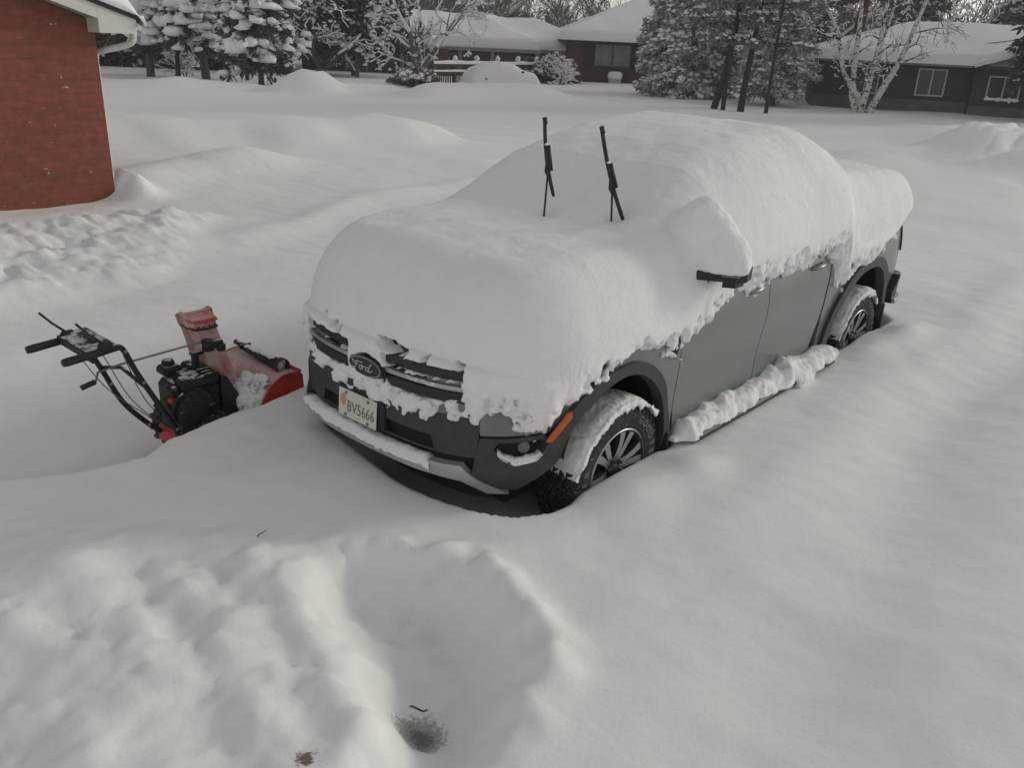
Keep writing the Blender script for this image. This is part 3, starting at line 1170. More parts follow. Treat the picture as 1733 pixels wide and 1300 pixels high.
def build_truck():
    off = (2.5, 0, 0)
    t = empty('pickup_truck', off, 'grey-green pickup truck half buried under thick snow with wiper arms raised', 'pickup truck')

    # inner shell: what one sees through the shut lines
    sh = MB()
    for sg in (1, -1):
        uu = np.linspace(0, u_of_x(4.85), 150)
        ul = float(uu[-1])
        top = 1.22
        loF = [(float(u_of_x(x)), z) for x, z in FL_IN]
        loR = [(float(u_of_x(x)), z) for x, z in RL_IN]
        poly = [(0, top), (0, .52)] + [(float(u_of_x(.44)), .60)] + loF[::-1][1:] + [(loF[0][0] + .02, .46)] + [(loR[-1][0] - .02, .46)] + loR[::-1] + [(ul, .5), (ul, top)]
        if sg < 0:
            poly = [(-a, b) for a, b in poly]
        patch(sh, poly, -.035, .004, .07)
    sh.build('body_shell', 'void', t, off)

    # painted sides (both flanks)
    for sg in (1, -1):
        def P(poly):
            return [(sg * a, b) for a, b in poly]
        fo = XU(FL_OUT)
        us = lambda x: float(u_of_x(x))
        fender = [(us(1.425), .46), (us(1.425), 1.24), (.40, 1.24), (.40, .80), (us(.16) if False else .78, .785), (fo[-2][0], fo[-2][1] + .03)] \
            + [(a, b) for a, b in fo[::-1][2:-2]] + [(fo[1][0], .46)]
        m = patch(MB(), P(fender), 0, .03, .06)
        m.build('front_fender', 'paint', t, off)
        for nm, xa, xb in (('front_door', 1.433, 2.452), ('rear_door', 2.460, 3.365)):
            if nm == 'front_door':
                poly = [(us(xa + .03), .47), (us(xa), .62), (us(xa), 1.26), (us(xb - .0), 1.26), (us(xb), .95), (us(xb - .035), .84), (us(xb - .05), .7), (us(xb - .05), .47)]
            else:
                poly = [(us(xa - .05), .47), (us(xa - .05), .7), (us(xa - .035), .84), (us(xa), .95), (us(xa), 1.26), (us(xb + .05), 1.26), (us(xb), .98), (us(xb - .02), .75), (us(xb - .10), .56), (us(xb - .13), .47)]
            dm = patch(MB(), P(poly), 0, .03, .06).build(nm, 'paint', t, off)
            # handle with its dished recess
            xh = xb - .20
            hm = MB()
            U = sg * us(xh)
            for k in range(2):
                pass
            pts = [surf(np.array([sg * us(xh - .10 + .2 * q / 8)]), 1.165 + .012 * q / 8, .028 * math.sin(PI * min(1, max(0, q / 8))) ** .5 + .002)[0] for q in range(9)]
            hm.tube(pts, [.011, .014, .016, .017, .017, .017, .016, .014, .011], 8)
            hm.build('door_handle', 'paint', dm, off)
        ro = XU(RL_OUT)
        bed = [(us(3.375), .47), (us(3.375), .6), (us(3.385), .9), (us(3.43), 1.30), (us(4.88), 1.36), (us(4.88), .86), (us(4.80), .82), (us(4.72), .70), (us(4.685), .62)] + \
              [(a, b) for a, b in ro[1:-1]] + [(ro[-1][0], .47)]
        patch(MB(), P(bed), 0, .03, .06).build('bed_side', 'paint', t, off)
        # arch flares
        for nm, O, I in (('front_flare', FL_OUT, FL_IN), ('rear_flare', RL_OUT, RL_IN)):
            Oc = [tuple(q) for q in crom(O, 4)]
            Ic = [tuple(q) for q in crom(I, 4)]
            m = patch(MB(), P(XU(Oc) + XU(Ic)[::-1]), .028, .075, .05)
            fl = m.build('wheel_arch_flare', 'cladding', t, off)
            if nm == 'front_flare':
                am = patch(MB(), P(XU([(.372, .742), (.402, .735), (.50, .85), (.492, .885), (.468, .875)])), .034, .012, .03)
                am.build('side_marker', 'amber', fl, off)
        # wheel housings
        for c, I in ((.93, FL_IN), (4.2, RL_IN)):
            lm = MB()
            Ic = crom(I, 4)
            V = []
            for (x, z) in Ic:
                for yy in (.93, .88, .55):
                    V.append((x + (.02 if yy < .9 else 0) * np.sign(x - c), -sg * yy, z + (.02 if yy < .9 else 0)))
            n = len(Ic)
            F = []
            for i in range(n - 1):
                for k in range(2):
                    F.append((i * 3 + k, (i + 1) * 3 + k, (i + 1) * 3 + k + 1, i * 3 + k + 1))
            lm.add(V, F, 0, True)
            lm.add([V[i * 3 + 2] for i in range(n)], [tuple(range(n))], 0, False)
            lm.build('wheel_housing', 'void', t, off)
        # mud flaps
        for (xf, zt, zb_) in ((1.36, .50, .30), (4.63, .62, .36)):
            MB().rbox((xf + .0, -sg * .90, (zt + zb_) / 2), (.02, .17, zt - zb_), .006).build('mud_flap', 'black', t, off)
        # running board with its load of snow
        rb = MB().rbox((2.50, -sg * 1.0, .435), (1.94, .17, .05), .015).build('running_board', 'black', t, off)
        hs = .0105
        gx_, gy_, gz_ = np.arange(1.38, 3.60, hs), np.arange(.84, 1.22, hs), np.arange(.36, .72, hs)
        XX, YY, ZZ = np.meshgrid(gx_, gy_, gz_, indexing='ij')
        env = sstep(1.42, 1.52, XX) * sstep(3.54, 3.46, XX)
        hh = (.128 + .035 * n2(XX * 2.1, 0, 81) + .03 * n2(XX * 5.5, 0, 82)) * (.25 + .75 * env)
        wd = (.125 + .025 * n2(XX * 3, 3, 83)) * (.35 + .65 * env)
        f = (np.sqrt(((YY - .985) / wd) ** 2 + ((ZZ - .435) / hh) ** 2) - 1) * .11
        pf = .042 * np.abs(n3(XX * 5.5, YY * 5.5, ZZ * 5.5, 84)) + .014 * np.abs(n3(XX * 14, YY * 14, ZZ * 14, 85)) + .008 * n3(XX * 31, YY * 31, ZZ * 31, 86)
        f = f - pf + .022
        f = np.maximum(f, np.maximum(.455 - ZZ - .10 * sstep(.02, -.3, n2(XX * 3.4, 5.5, 87)), .90 - YY))
        f[0], f[-1], f[:, 0], f[:, -1], f[:, :, 0], f[:, :, -1] = 1, 1, 1, 1, 1, 1
        V, Q = surface_nets(f.astype(np.float32), (gx_[0], gy_[0], gz_[0]), hs)
        V, Q = keep_big(V, Q, 150)
        if sg > 0:
            V = V * np.array([1, -1, 1])
            Q = Q[:, ::-1]
        np_mesh('running_board_snow', V - np.array(off), Q, 'snow', rb)

    # fender vent badge (driver's side)
    for sg in (1, -1):
        us = lambda x: sg * float(u_of_x(x))
        patch(MB(), [(us(1.335), .955), (us(1.365), .945), (us(1.41), 1.10), (us(1.41), 1.20), (us(1.30), 1.20), (us(1.31), 1.05)], .012, .02, .04).build('fender_vent', 'cladding', t, off)

    # ---------------- front
    uy = lambda y: u_of_y(y)      # y in truck coordinates (driver's side negative) -> u
    gr = MB()
    patch(gr, [(uy(.60), .86), (uy(-.60), .86), (uy(-.62), 1.16), (uy(.62), 1.16)], -.03, .02, .06)
    g = gr.build('grille', 'black', t, off)
    for yl, yr in ((.13, .60), (-.13, -.60)):
        for (z0, z1, d) in ((1.035, 1.085, .012), (.925, .975, .012)):
            patch(MB(), [(uy(yl), z0), (uy(yr), z0 + .006), (uy(yr), z1 + .004), (uy(yl), z1)], d, .05, .05).build('grille_bar', 'black', g, off)
        patch(MB(), [(uy(yl), .990), (uy(yr), .996), (uy(yr), 1.015), (uy(yl), 1.011)], .024, .03, .05).build('grille_trim', 'chrome', g, off)
    # oval badge
    bx = MB()
    x0 = -.035
    for (rx, rz, xa, mi) in ((.130, .055, 0, 0), (.123, .0495, -.008, 1), (.115, .0435, -.0105, 0)):
        n = 48
        V = [(x0 + xa, -.022 + rx * math.cos(2 * PI * k / n), .985 + rz * math.sin(2 * PI * k / n)) for k in range(n)]
        V += [(x0 + xa + .03, v[1], v[2]) for v in V]
        bx.add(V, [tuple(range(n))[::-1]] + [(k, (k + 1) % n, n + (k + 1) % n, n + k) for k in range(n)], mi, False)
    b = bx.build('badge', ['badge', 'chrome'], t, off)
    st = MB()
    # hand-drawn script, each letter a run of pen strokes (right is +u, up is +v)
    strokes = [
        [(-.070, .020), (-.078, .012), (-.072, .004), (-.062, .010), (-.045, .018), (-.025, .016), (-.012, .021)],
        [(-.047, .017), (-.052, .000), (-.060, -.016), (-.070, -.022), (-.078, -.016)],
        [(-.066, -.001), (-.050, .001), (-.040, .003)],
        [(-.022, .002), (-.031, -.002), (-.034, -.012), (-.028, -.019), (-.019, -.016), (-.015, -.006), (-.022, .002), (-.012, .002)],
        [(-.008, .003), (-.010, -.008), (-.014, -.019)],
        [(-.010, -.006), (-.003, .001), (.005, .002), (.008, -.002)],
        [(.030, .001), (.020, .002), (.012, -.006), (.012, -.015), (.019, -.019), (.027, -.012), (.032, .000)],
        [(.046, .026), (.038, .012), (.031, -.006), (.029, -.016), (.035, -.019), (.046, -.012), (.058, -.006)],
        [(.046, .026), (.052, .022)],
    ]
    for s_ in strokes:
        c = crom(s_, 5)
        pts = [(x0 - .0125, -(u * 1.15 + .026), .987 + v * 1.02) for u, v in c]
        st.tube(pts, .0026, 6)
    st.build('script', 'white', b, off)

    # bumper: centre face, air intake, corners, fog lamps, skid plate
    patch(MB(), [(uy(.66), .655), (uy(-.66), .655), (uy(-.665), .86), (uy(.665), .86)], .004, .05, .05,
          holes=[[(uy(.40), .665), (uy(-.46), .665), (uy(-.44), .735), (uy(.38), .735)]]).build('bumper_face', 'cladding', t, off)
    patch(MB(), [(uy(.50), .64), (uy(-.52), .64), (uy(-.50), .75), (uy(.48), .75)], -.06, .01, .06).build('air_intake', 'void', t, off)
    for sg in (1, -1):
        def P(poly):
            return [(sg * a, b) for a, b in poly]
        a66 = -sg * 0 + uy(-.668)
        # painted strip under the head lamp
        patch(MB(), P([(a66, .778), (.98, .785), (1.02, 1.0), (a66, 1.0)]), .006, .03, .05).build('bumper_end_panel', 'paint', t, off)
        ue = float(u_of_x(.46))
        hole = [(.80, .665), (.86, .635), (.97, .645), (1.02, .69), (1.02, .735), (.98, .752), (.78, .748), (.755, .715)]
        c = patch(MB(), P([(uy(-.64), .56), (uy(-.70), .485), (uy(-.80), .475), (ue - .14, .53), (ue - .03, .59), (ue + .01, .63), (fo[-1][0] + .03, .66), (fo[-2][0] + .02, .74), (1.0, .776), (a66, .768), (uy(-.652), .66)]), .014, .05, .04,
                  holes=[P(hole)] if sg > 0 else [P(hole)]).build('bumper_corner', 'cladding', t, off)
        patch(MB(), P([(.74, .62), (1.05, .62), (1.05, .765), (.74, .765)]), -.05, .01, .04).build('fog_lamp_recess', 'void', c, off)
        pc = surf(np.array([sg * .91]), .705, -.035)[0]
        x_, y_, nx_, ny_ = outline(np.array([sg * .90]))
        nv_ = np.array([nx_[0], ny_[0], 0])
        fm = MB()
        ringv = []
        tt = np.array([-nv_[1], nv_[0], 0])
        prof = [(.030, 0), (.030, .018), (.024, .022), (.022, .012), (.012, .02), (0, .022)]
        V = []
        n = 20
        for k in range(n):
            th = 2 * PI * k / n
            for r_, h_ in prof:
                V.append(pc + nv_ * h_ + (tt * math.cos(th) + np.array([0, 0, 1]) * math.sin(th)) * r_)
        F = []
        m_ = len(prof)
        for k in range(n):
            for i in range(m_ - 1):
                F.append((k * m_ + i, k * m_ + i + 1, ((k + 1) % n) * m_ + i + 1, ((k + 1) % n) * m_ + i))
        fm.add(V, F, 0, True)
        fm.build('fog_lamp', 'lens', c, off)
        # snow lying on the sill of the recess
        V = []
        nu, nv = 40, 8
        for i in range(nu):
            q = i / (nu - 1)
            uq = .775 + .245 * q
            zl = float(np.interp(uq, [.755, .80, .86, .97, 1.02], [.715, .665, .635, .645, .69])) + .004
            for j in range(nv):
                w_ = j / (nv - 1)
                tk = .018 * math.sin(PI * q) ** .5 + .008 * float(n3(q * 14, w_ * 2, sg, 91)) + .004
                zz = zl + tk * math.sin(PI * min(1, w_ * .75 + .25)) ** .7
                V.append(surf(np.array([sg * uq]), zz if j else zl - .012, .016 - .06 * w_)[0])
        V = np.array(V) - np.array(off)
        grid_mesh('fog_lamp_snow', V, nu, nv, 'snow', c)
    sk = patch(MB(), [(uy(.62), .60), (uy(.50), .615), (uy(-.50), .615), (uy(-.60), .62), (uy(-.66), .56), (uy(-.78), .452), (uy(-.70), .452), (uy(-.60), .535), (uy(-.48), .545), (uy(.48), .545), (uy(.60), .535), (uy(.68), .47), (uy(.76), .47), (uy(.68), .56)], .028, .05, .04).build('skid_plate', 'skid', t, off)
    # snow on top of the skid plate
    nu, nv = 160, 12
    V = []
    for i in range(nu):
        yv = .60 - 1.06 * i / (nu - 1)
        for j in range(nv):
            w_ = j / (nv - 1)
            env = min(1, (i / 12.), ((nu - 1 - i) / 6.))
            tk = (.036 + .014 * float(n3(yv * 9, 0, 0, 92)) + .005 * float(n3(yv * 40, w_ * 3, 0, 93))) * env
            d = .040 - .085 * w_ + .012 * math.sin(PI * w_)
            zz = .600 + tk * math.sin(PI * min(1, .12 + w_ * .8)) ** .6 - (.012 * (1 - w_) if j == 0 else 0) - .028 * (j == 0) * (.6 + .6 * float(n3(yv * 22, 0, 0, 94)))
            V.append(surf(np.array([uy(yv)]), zz, d)[0])
    grid_mesh('skid_plate_snow', np.array(V) - np.array(off), nu, nv, 'snow', sk)
    # worn red lettering on the lip, half covered: only scraps of strokes show
    rd = MB()
    rr = random.Random(5)
    yv = .30
    while yv > -.36:
        L_ = rr.uniform(.012, .032)
        zc = .583 + rr.uniform(-.006, .008)
        pts = [surf(np.array([uy(yv - L_ * q)]), zc + .010 * math.sin(q * rr.uniform(3, 7) + yv * 60), .031)[0] for q in np.linspace(0, 1, 6)]
        rd.tube(pts, .0024, 5)
        yv -= L_ + rr.uniform(.002, .014)
    rd.build('lip_lettering', 'red_ink', sk, off)
    # valance and belly
    patch(MB(), [(uy(.78), .30), (uy(-.80), .30), (uy(-.80), .56), (uy(.78), .56)], -.075, .02, .06).build('front_valance', 'black', t, off)
    bl = MB()
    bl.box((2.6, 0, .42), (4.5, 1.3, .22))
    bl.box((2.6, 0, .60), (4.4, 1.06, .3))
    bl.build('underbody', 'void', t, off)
    # number plate
    pl = MB()
    c0 = np.array([-.040, .045, .735])
    tilt = R(4)
    rotm = np.array([[math.cos(tilt), 0, math.sin(tilt)], [0, 1, 0], [-math.sin(tilt), 0, math.cos(tilt)]])
    pl.rbox(c0, (.006, .305, .152), .004, 0, rotm)
    p = pl.build('number_plate', 'plate', t, off)
    tx = MB()
    V, F = text_geo('BV5666', .078, .0008, 2)
    V[:, 0] *= .215 / (V[:, 0].max() - V[:, 0].min())
    W = np.stack([np.full(len(V), -.0042) - V[:, 2], -V[:, 0] - .030, V[:, 1] * 1.12 - .012], 1) @ rotm.T + c0
    tx.add(W, [f[::-1] for f in F], 0, False)
    tx.build('plate_characters', 'ink', p, off)
    sx = MB()
    n = 20
    V = [(-.0045, .113 + .022 * math.cos(2 * PI * k / n), .018 + .034 * math.sin(2 * PI * k / n)) for k in range(n)]
    V = np.array(V) @ rotm.T + c0
    sx.add(V, [tuple(range(n))[::-1]], 0, False)
    sx.build('plate_emblem', 'sticker', p, off)
    for (yy, zz) in ((.089, .060), (-.089, .060), (.089, -.060), (-.089, -.060)):
        q = np.array([-.004, yy, zz]) @ rotm.T + c0
        MB().lathe([(0, -.008), (.006, -.007), (.009, 0)], 8, 'x', q).build('plate_bolt', 'ink', p, off)
    ps = MB().rbox(c0 + np.array([.03, -.01, .0]), (.04, .36, .16), .01).build('plate_bracket', 'black', t, off)

    # tail: lamps, tailgate, bumper
    for sg in (1, -1):
        ua, ub = float(u_of_x(4.80)), float(u_of_x(4.80)) + .19
        patch(MB(), [(sg * ua + sg * .05, 1.03), (sg * (ub + .03), 1.0), (sg * (ub + .03), 1.37), (sg * (ua + .07), 1.37)], .014, .04, .04).build('tail_lamp', 'taillamp', t, off)
    bt = MB()
    uu = _OU[-1]
    patch(bt, [(float(u_of_x(4.86)) + .08, .86), (uu - .02, .86), (uu - .02, 1.34), (float(u_of_x(4.86)) + .12, 1.34)], -.01, .03, .07)
    patch(bt, [(-float(u_of_x(4.86)) - .08, .86), (-uu + .02, .86), (-uu + .02, 1.34), (-float(u_of_x(4.86)) - .12, 1.34)], -.01, .03, .07)
    bt.build('tailgate', 'paint', t, off)
    bp = MB()
    for sg in (1, -1):
        patch(bp, [(sg * (float(u_of_x(4.74))), .60), (sg * (uu - .0), .60), (sg * uu, .80), (sg * float(u_of_x(4.83)), .83), (sg * float(u_of_x(4.70)), .70)], .06, .12, .06)
    bp.build('rear_bumper', 'black', t, off)
    st_ = MB()
    for sg in (1, -1):
        patch(st_, [(sg * float(u_of_x(4.76)), .60), (sg * (uu - .5), .60), (sg * (uu - .5), .655), (sg * float(u_of_x(4.72)), .65)], .085, .03, .05)
    st_.build('bumper_step', 'skid', t, off)

    # cab glass under the snow (only its underside edges could ever show)
    cg = MB()
    sec = [(1.35, .86, 1.20), (1.9, .70, 1.72), (2.3, .66, 1.80), (3.2, .66, 1.80), (3.40, .82, 1.22)]
    V = []
    for (x, hw, z) in sec:
        V += [(x, -hw, z), (x, hw, z)]
    F = [(2 * i, 2 * i + 1, 2 * i + 3, 2 * i + 2) for i in range(4)] + [(0, 2, 4, 6, 8), (9, 7, 5, 3, 1)]
    cg.add(V, F, 0, False)
    cg.build('cab', 'glass', t, off)

    # mirrors
    for sg in (1, -1):
        mm = MB()
        mm.prism([(1.435, -sg * .94), (1.575, -sg * 1.165), (1.62, -sg * 1.19), (1.71, -sg * 1.17), (1.69, -sg * 1.0), (1.66, -sg * .90)], 'z', 1.378, 1.45)
        mm.prism([(1.54, -sg * 1.09), (1.575, -sg * 1.15), (1.67, -sg * 1.15), (1.67, -sg * 1.09)], 'z', 1.345, 1.381)
        mm.box((1.60, -sg * .93, 1.35), (.10, .14, .07))
        mi_ = mm.build('wing_mirror', 'black', t, off)
        if sg < 0:
            mi_.location = (.05, -.05, -.10)
        MB().rbox((1.560, -sg * 1.125, 1.418), (.05, .10, .02), .004, 0, np.array(Matrix.Rotation(sg * R(26), 3, 'Z'))).build('indicator', 'lens', mi_, off)

    # wipers lifted off the glass
    for (base, top, bl0, jx) in (((1.225, -.085, 1.60), (1.185, -.085, 2.14), (1.24, -.135, 1.72), .50), ((1.345, -.475, 1.55), (1.18, -.475, 2.13), (1.365, -.535, 1.635), .50)):
        base, top, bl0 = np.array(base), np.array(top), np.array(bl0)
        j = bl0 + (top - bl0) * jx
        ar = MB()
        k = base + (j - base) * .70
        ar.tube([base - (k - base) * .9, base, k], [.006, .006, .006], 8)
        ar.tube([k, k + (j - k) * .25 + np.array([0, .014, 0]), j + np.array([.0, .012, 0])], [.007, .010, .009], 8)
        a = ar.build('wiper_arm', 'black', t, off)
        bw = MB()
        N = 12
        pts = [bl0 + (top - bl0) * q + np.array([-.016 * math.sin(PI * q), .006 * math.sin(PI * q), 0]) for q in np.linspace(0, 1, N)]
        bw.tube(pts, [.009] + [.0112] * (N - 2) + [.0115], 6)
        jd = (top - bl0) / np.linalg.norm(top - bl0)
        bw.tube([j - jd * .07, j + jd * .07], .0138, 8)
        bw.tube([top - jd * .03, top + jd * .005], .0135, 6)
        bw.build('wiper_blade', 'black', a, off)
        MB().blob(j + jd * .075 + np.array([-.01, 0, 0]), (.016, .016, .007), 3).build('wiper_snow', 'snow', a, off)

    make_wheel(t, off, .93, -1, 0)
    make_wheel(t, off, 4.20, -1, 7)
    make_wheel(t, off, .93, 1, 3)
    make_wheel(t, off, 4.20, 1, 5)

    build_truck_snow(t, off)
    return t


H0 = np.array([(-.2, 1.42), (0, 1.46), (.2, 1.54), (.4, 1.585), (.7, 1.615), (1.0, 1.605), (1.2, 1.615), (1.4, 1.695), (1.6, 1.80), (1.8, 1.90), (2.1, 1.985), (2.5, 2.045),
               (3.0, 2.075), (3.25, 2.055), (3.40, 2.01), (3.51, 1.94), (3.60, 1.84), (3.68, 1.785), (3.85, 1.77), (4.2, 1.755), (4.6, 1.725), (4.9, 1.68), (5.2, 1.6)])
# lower rim of the snow along the driver's side (x, z) and the front (arc length, z)
RIM_X = np.array([(.46, .93), (.56, .95), (.66, .985), (.8, 1.01), (.95, 1.055), (1.1, 1.06), (1.2, 1.04), (1.28, 1.03), (1.36, 1.06), (1.41, 1.02), (1.46, 1.04), (1.5, 1.06), (1.56, 1.05),
                  (1.65, 1.13), (1.8, 1.20), (2.0, 1.215), (2.2, 1.215), (2.45, 1.225), (2.8, 1.235), (3.1, 1.235), (3.36, 1.235), (3.42, 1.19), (3.5, 1.02), (3.62, .99), (3.8, .985),
                  (3.95, 1.02), (4.1, 1.065), (4.25, 1.10), (4.4, 1.15), (4.6, 1.22), (4.75, 1.32), (4.9, 1.34)])
RIM_U = np.array([(0, .80), (.25, .79), (.45, .825), (.62, .845), (.70, .86), (.79, .885), (.86, .80), (.92, .785), (.97, .775), (1.01, .80), (1.035, .84)])


def build_truck_snow(t, off):
    h = .0098
    x0, x1, y0, y1, z0, z1 = -.22, 5.20, -1.34, 1.16, .70, 2.18
    xs = np.arange(x0, x1, h)
    ys = np.arange(y0, y1, h)
    zs = np.arange(z0, z1, h)
    X, Y = np.meshgrid(xs, ys, indexing='ij')
    # plan distance and arc parameter
    OP = np.c_[_OD[::2, 0], _OD[::2, 1]]
    d, par = seg_dist(X, np.abs(Y), OP)
    U = np.interp(par, np.arange(len(OP)), _OU[::2])
    ins = in_poly(X, np.abs(Y), np.vstack([OP, [[2.5, -5]]]) if False else np.vstack([[[OP[0][0], -1]], OP, [[OP[-1][0], -1]]]))
    dp = np.where(ins, -d, d)
    ux = np.interp(RIM_X[:, 0], _OD[:, 0], _OU)
    rimu = np.concatenate([RIM_U[:, 0], ux])
    rimz = np.concatenate([RIM_U[:, 1], RIM_X[:, 1]])
    order = np.argsort(rimu)
    rim = np.interp(U, rimu[order], rimz[order])
    rim = np.where(Y > 0, np.where(U < .6, rim, rim + .05), rim)
    su = np.where(Y > 0, -U, U)
    front = 1 - sstep(.75, 1.1, U)
    rim0 = rim.copy()
    rim = rim + .030 * n2(su * 3.1, 9.3, 50) * (U > 1.1) + .020 * n2(su * 9, 3.3, 51) * (1 - front * .3) + .026 * n2(su * 24, 7.3, 52) + .014 * n2(su * 60, 1.3, 53)
    # top sheet
    hx = np.interp(X, H0[:, 0], H0[:, 1])
    bw = np.exp(-((X - 3.8) / .28) ** 2) * .0
    cab = sstep(1.3, 2.1, X) * (1 - sstep(3.40, 3.60, X))
    zb = 1.14 + .12 * sstep(1.2, 1.7, X) + .06 * sstep(3.3, 3.7, X)
    Rr = .34 + .20 * cab - .10 * sstep(3.5, 3.7, X)
    ov = -.012 + .072 * sstep(.45, 1.2, U) * (Y < 0) + .04 * cab - .02 * sstep(3.4, 3.6, X)
    rag = .018 * n2(su * 2.0, 4.4, 54) + .003 * n2(su * 7, 4.4, 55)
    e = np.clip((-(dp - ov) + rag) / Rr, 0, 1)
    pw = 2.1 - .3 * cab
    g = (1 - (1 - e) ** pw) ** (1 / 2.0)
    H = zb + (hx - zb) * g - .05 * (np.abs(Y) / .95) ** 2.5 * (e >= 0)
    H = H + .010 * n2(X * 2.2, Y * 2.2, 56) + .005 * n2(X * 6, Y * 6, 57)
    # slight dip round the wipers
    for (wx, wy) in ((1.235, -.10), (1.35, -.50)):
        H = H - .03 * np.exp(-((X - wx) ** 2 + (Y - wy) ** 2) / .004)
    # windows scoured in the crust on the front, in (y, z): the grille shows there
    WIN = [
        [(.56, 1.095), (.40, 1.085), (.14, 1.078), (.135, 1.030), (.30, 1.035), (.56, 1.042)],
        [(.57, 1.030), (.30, 1.022), (.14, 1.010), (.15, .945), (.22, .930), (.33, .935), (.47, .945), (.55, .97)],
        [(-.135, 1.080), (-.35, 1.088), (-.60, 1.092), (-.605, 1.045), (-.40, 1.038), (-.14, 1.030)],
        [(-.14, 1.010), (-.35, 1.022), (-.60, 1.030), (-.60, .985), (-.54, .945), (-.40, .925), (-.25, .93), (-.17, .945)],
        [(.095, .985), (.06, 1.02), (-.02, 1.045), (-.11, 1.025), (-.15, .985), (-.14, .945), (-.08, .955), (-.02, .950), (.04, .97)],
        [(-.075, 1.135), (-.16, 1.150), (-.26, 1.135), (-.30, 1.130), (-.28, 1.108), (-.22, 1.095), (-.12, 1.115), (-.07, 1.150)],
        [(.30, 1.128), (.27, 1.14), (.262, 1.122), (.29, 1.118)], [(.41, 1.155), (.385, 1.165), (.38, 1.15), (.40, 1.145)],
        [(-.385, 1.115), (-.41, 1.122), (-.42, 1.112), (-.395, 1.107)], [(-.55, 1.125), (-.585, 1.118), (-.60, 1.098), (-.57, 1.105)],
        [(.235, 1.118), (.22, 1.128), (.212, 1.113), (.228, 1.108)],
    ]
    ym, zm = ys, zs
    YZy, YZz = np.meshgrid(ys, zs, indexing='ij')
    win = np.full(YZy.shape, 1.0)
    jit = .007 * n2(YZy * 30, YZz * 30, 58) + .004 * n2(YZy * 75, YZz * 75, 59)
    for w in WIN:
        # the visible hole sits in front of the body, so seen positions are taken on the crust's own face
        win = np.minimum(win, sd_poly(YZy + 0, YZz, w) + jit)
    F = np.empty((len(xs), len(ys), len(zs)), np.float32)
    dabw = (sstep(1.18, 1.3, X) * sstep(1.62, 1.48, X) + sstep(3.36, 3.5, X) + .55 * sstep(2.9, 3.3, X)).clip(0, 1) * (U > 1.0)
    for k, z in enumerate(zs):
        ez = z - rim
        e0 = np.maximum(z - rim0, 0)
        T = (.012 + (.026 + .059 * sstep(.5, 1.2, U)) * (1 - np.exp(-e0 / .13))) * sstep(-.004, .030, ez) + np.minimum(ez, 0) * .8
        # stray dabs stuck to the paint below the rim
        dab = sstep(.34, .62, n2(su * 15, z * 10, 69) + .35 * n2(su * 40, z * 30, 75)) * (ez < 0) * dabw * sstep(-.15, -.03, ez)
        T = np.where(dab > .35, np.maximum(T, .022 * dab - .006), T)
        T = np.minimum(T, ov + .06)
        if z < 1.09:
            zz_ = np.full(X.shape, z)
            T = np.where((in_poly(X, zz_, [(.9 + (a - .9) * 1.1, .4 + (b - .4) * 1.1) for a, b in FL_IN]) | in_poly(X, zz_, [(4.1 + (a - 4.1) * 1.1, .4 + (b - .4) * 1.1) for a, b in RL_IN])) & (U > .8), -.6, T)
        wk = win[:, k][None, :]
        hole = sstep(.012, -.008, wk) * (X < .34)
        T = T * (1 - hole) - .12 * hole
        # side wall of the cab leans in above the belt
        side = dp - T
        top = z - H
        F[:, :, k] = smax(top, side, .05)
    # driver's-side mirror cap and the ridge that joins it to the cab
    def ell(cx, cy, cz, rx, ry, rz):
        return lambda x, y, z: (np.sqrt(((x - cx) / rx) ** 2 + ((y - cy) / ry) ** 2 + ((z - cz) / rz) ** 2) - 1) * min(rx, ry, rz)
    for sg in (1, -1):
        ix = (xs > 1.26) & (xs < 2.1)
        iy = ((ys * -sg) > .5) & ((ys * -sg) < 1.33)
        XX, YY, ZZ = np.meshgrid(xs[ix], ys[iy] * -sg, zs, indexing='ij')
        base = F[np.ix_(ix, iy, np.arange(len(zs)))]
        f = ell(1.575, 1.06, 1.475, .135, .155, .115)(XX, YY, ZZ) if sg > 0 else ell(1.60, 1.02, 1.40, .10, .10, .07)(XX, YY, ZZ)
        if sg > 0:
            f = smin(f, ell(1.57, 1.0, 1.565, .13, .145, .14)(XX, YY, ZZ), .08)
            f = smin(f, ell(1.545, .93, 1.66, .12, .13, .15)(XX, YY, ZZ), .09)
        f = smax(f, (1.425 if sg > 0 else 1.33) + .012 * n2(XX * 14, YY * 14, 60) - ZZ, .02)
        F[np.ix_(ix, iy, np.arange(len(zs)))] = smin(base, f + .008 * n3(XX * 10, YY * 10, ZZ * 10, 80) + .005 * n3(XX * 23, YY * 23, ZZ * 23, 81), .09)
    # lumps and streaks, only near the skin
    idx = np.argwhere(np.abs(F) < .085)
    px, py, pz = xs[idx[:, 0]], ys[idx[:, 1]], zs[idx[:, 2]]
    Hc = H[idx[:, 0], idx[:, 1]]
    Uc = U[idx[:, 0], idx[:, 1]]
    rc = rim[idx[:, 0], idx[:, 1]]
    side = sstep(-.02, -.20, pz - Hc)                        # 0 on the smooth top, 1 down the sides
    low = sstep(.34, .02, pz - rc)                           # near the ragged rim
    fr = 1 - sstep(.8, 1.15, Uc)
    q = Uc
    wq = .09 * n3(px * 5, py * 5, pz * 5, 82)
    a = .030 * n3((q + wq) * 6.5, 0, pz * 2.6, 61) + .018 * n3((q + wq) * 13, 0, pz * 7, 62) + .008 * n3((q + wq) * 25, 0, pz * 17, 63)
    cl = .022 * n3(px * 15, py * 15, pz * 15, 68) + .019 * n3(px * 28, py * 28, pz * 28, 64) + .013 * n3(px * 52, py * 52, pz * 52, 65)
    mid = sstep(.75, .1, pz - rc)
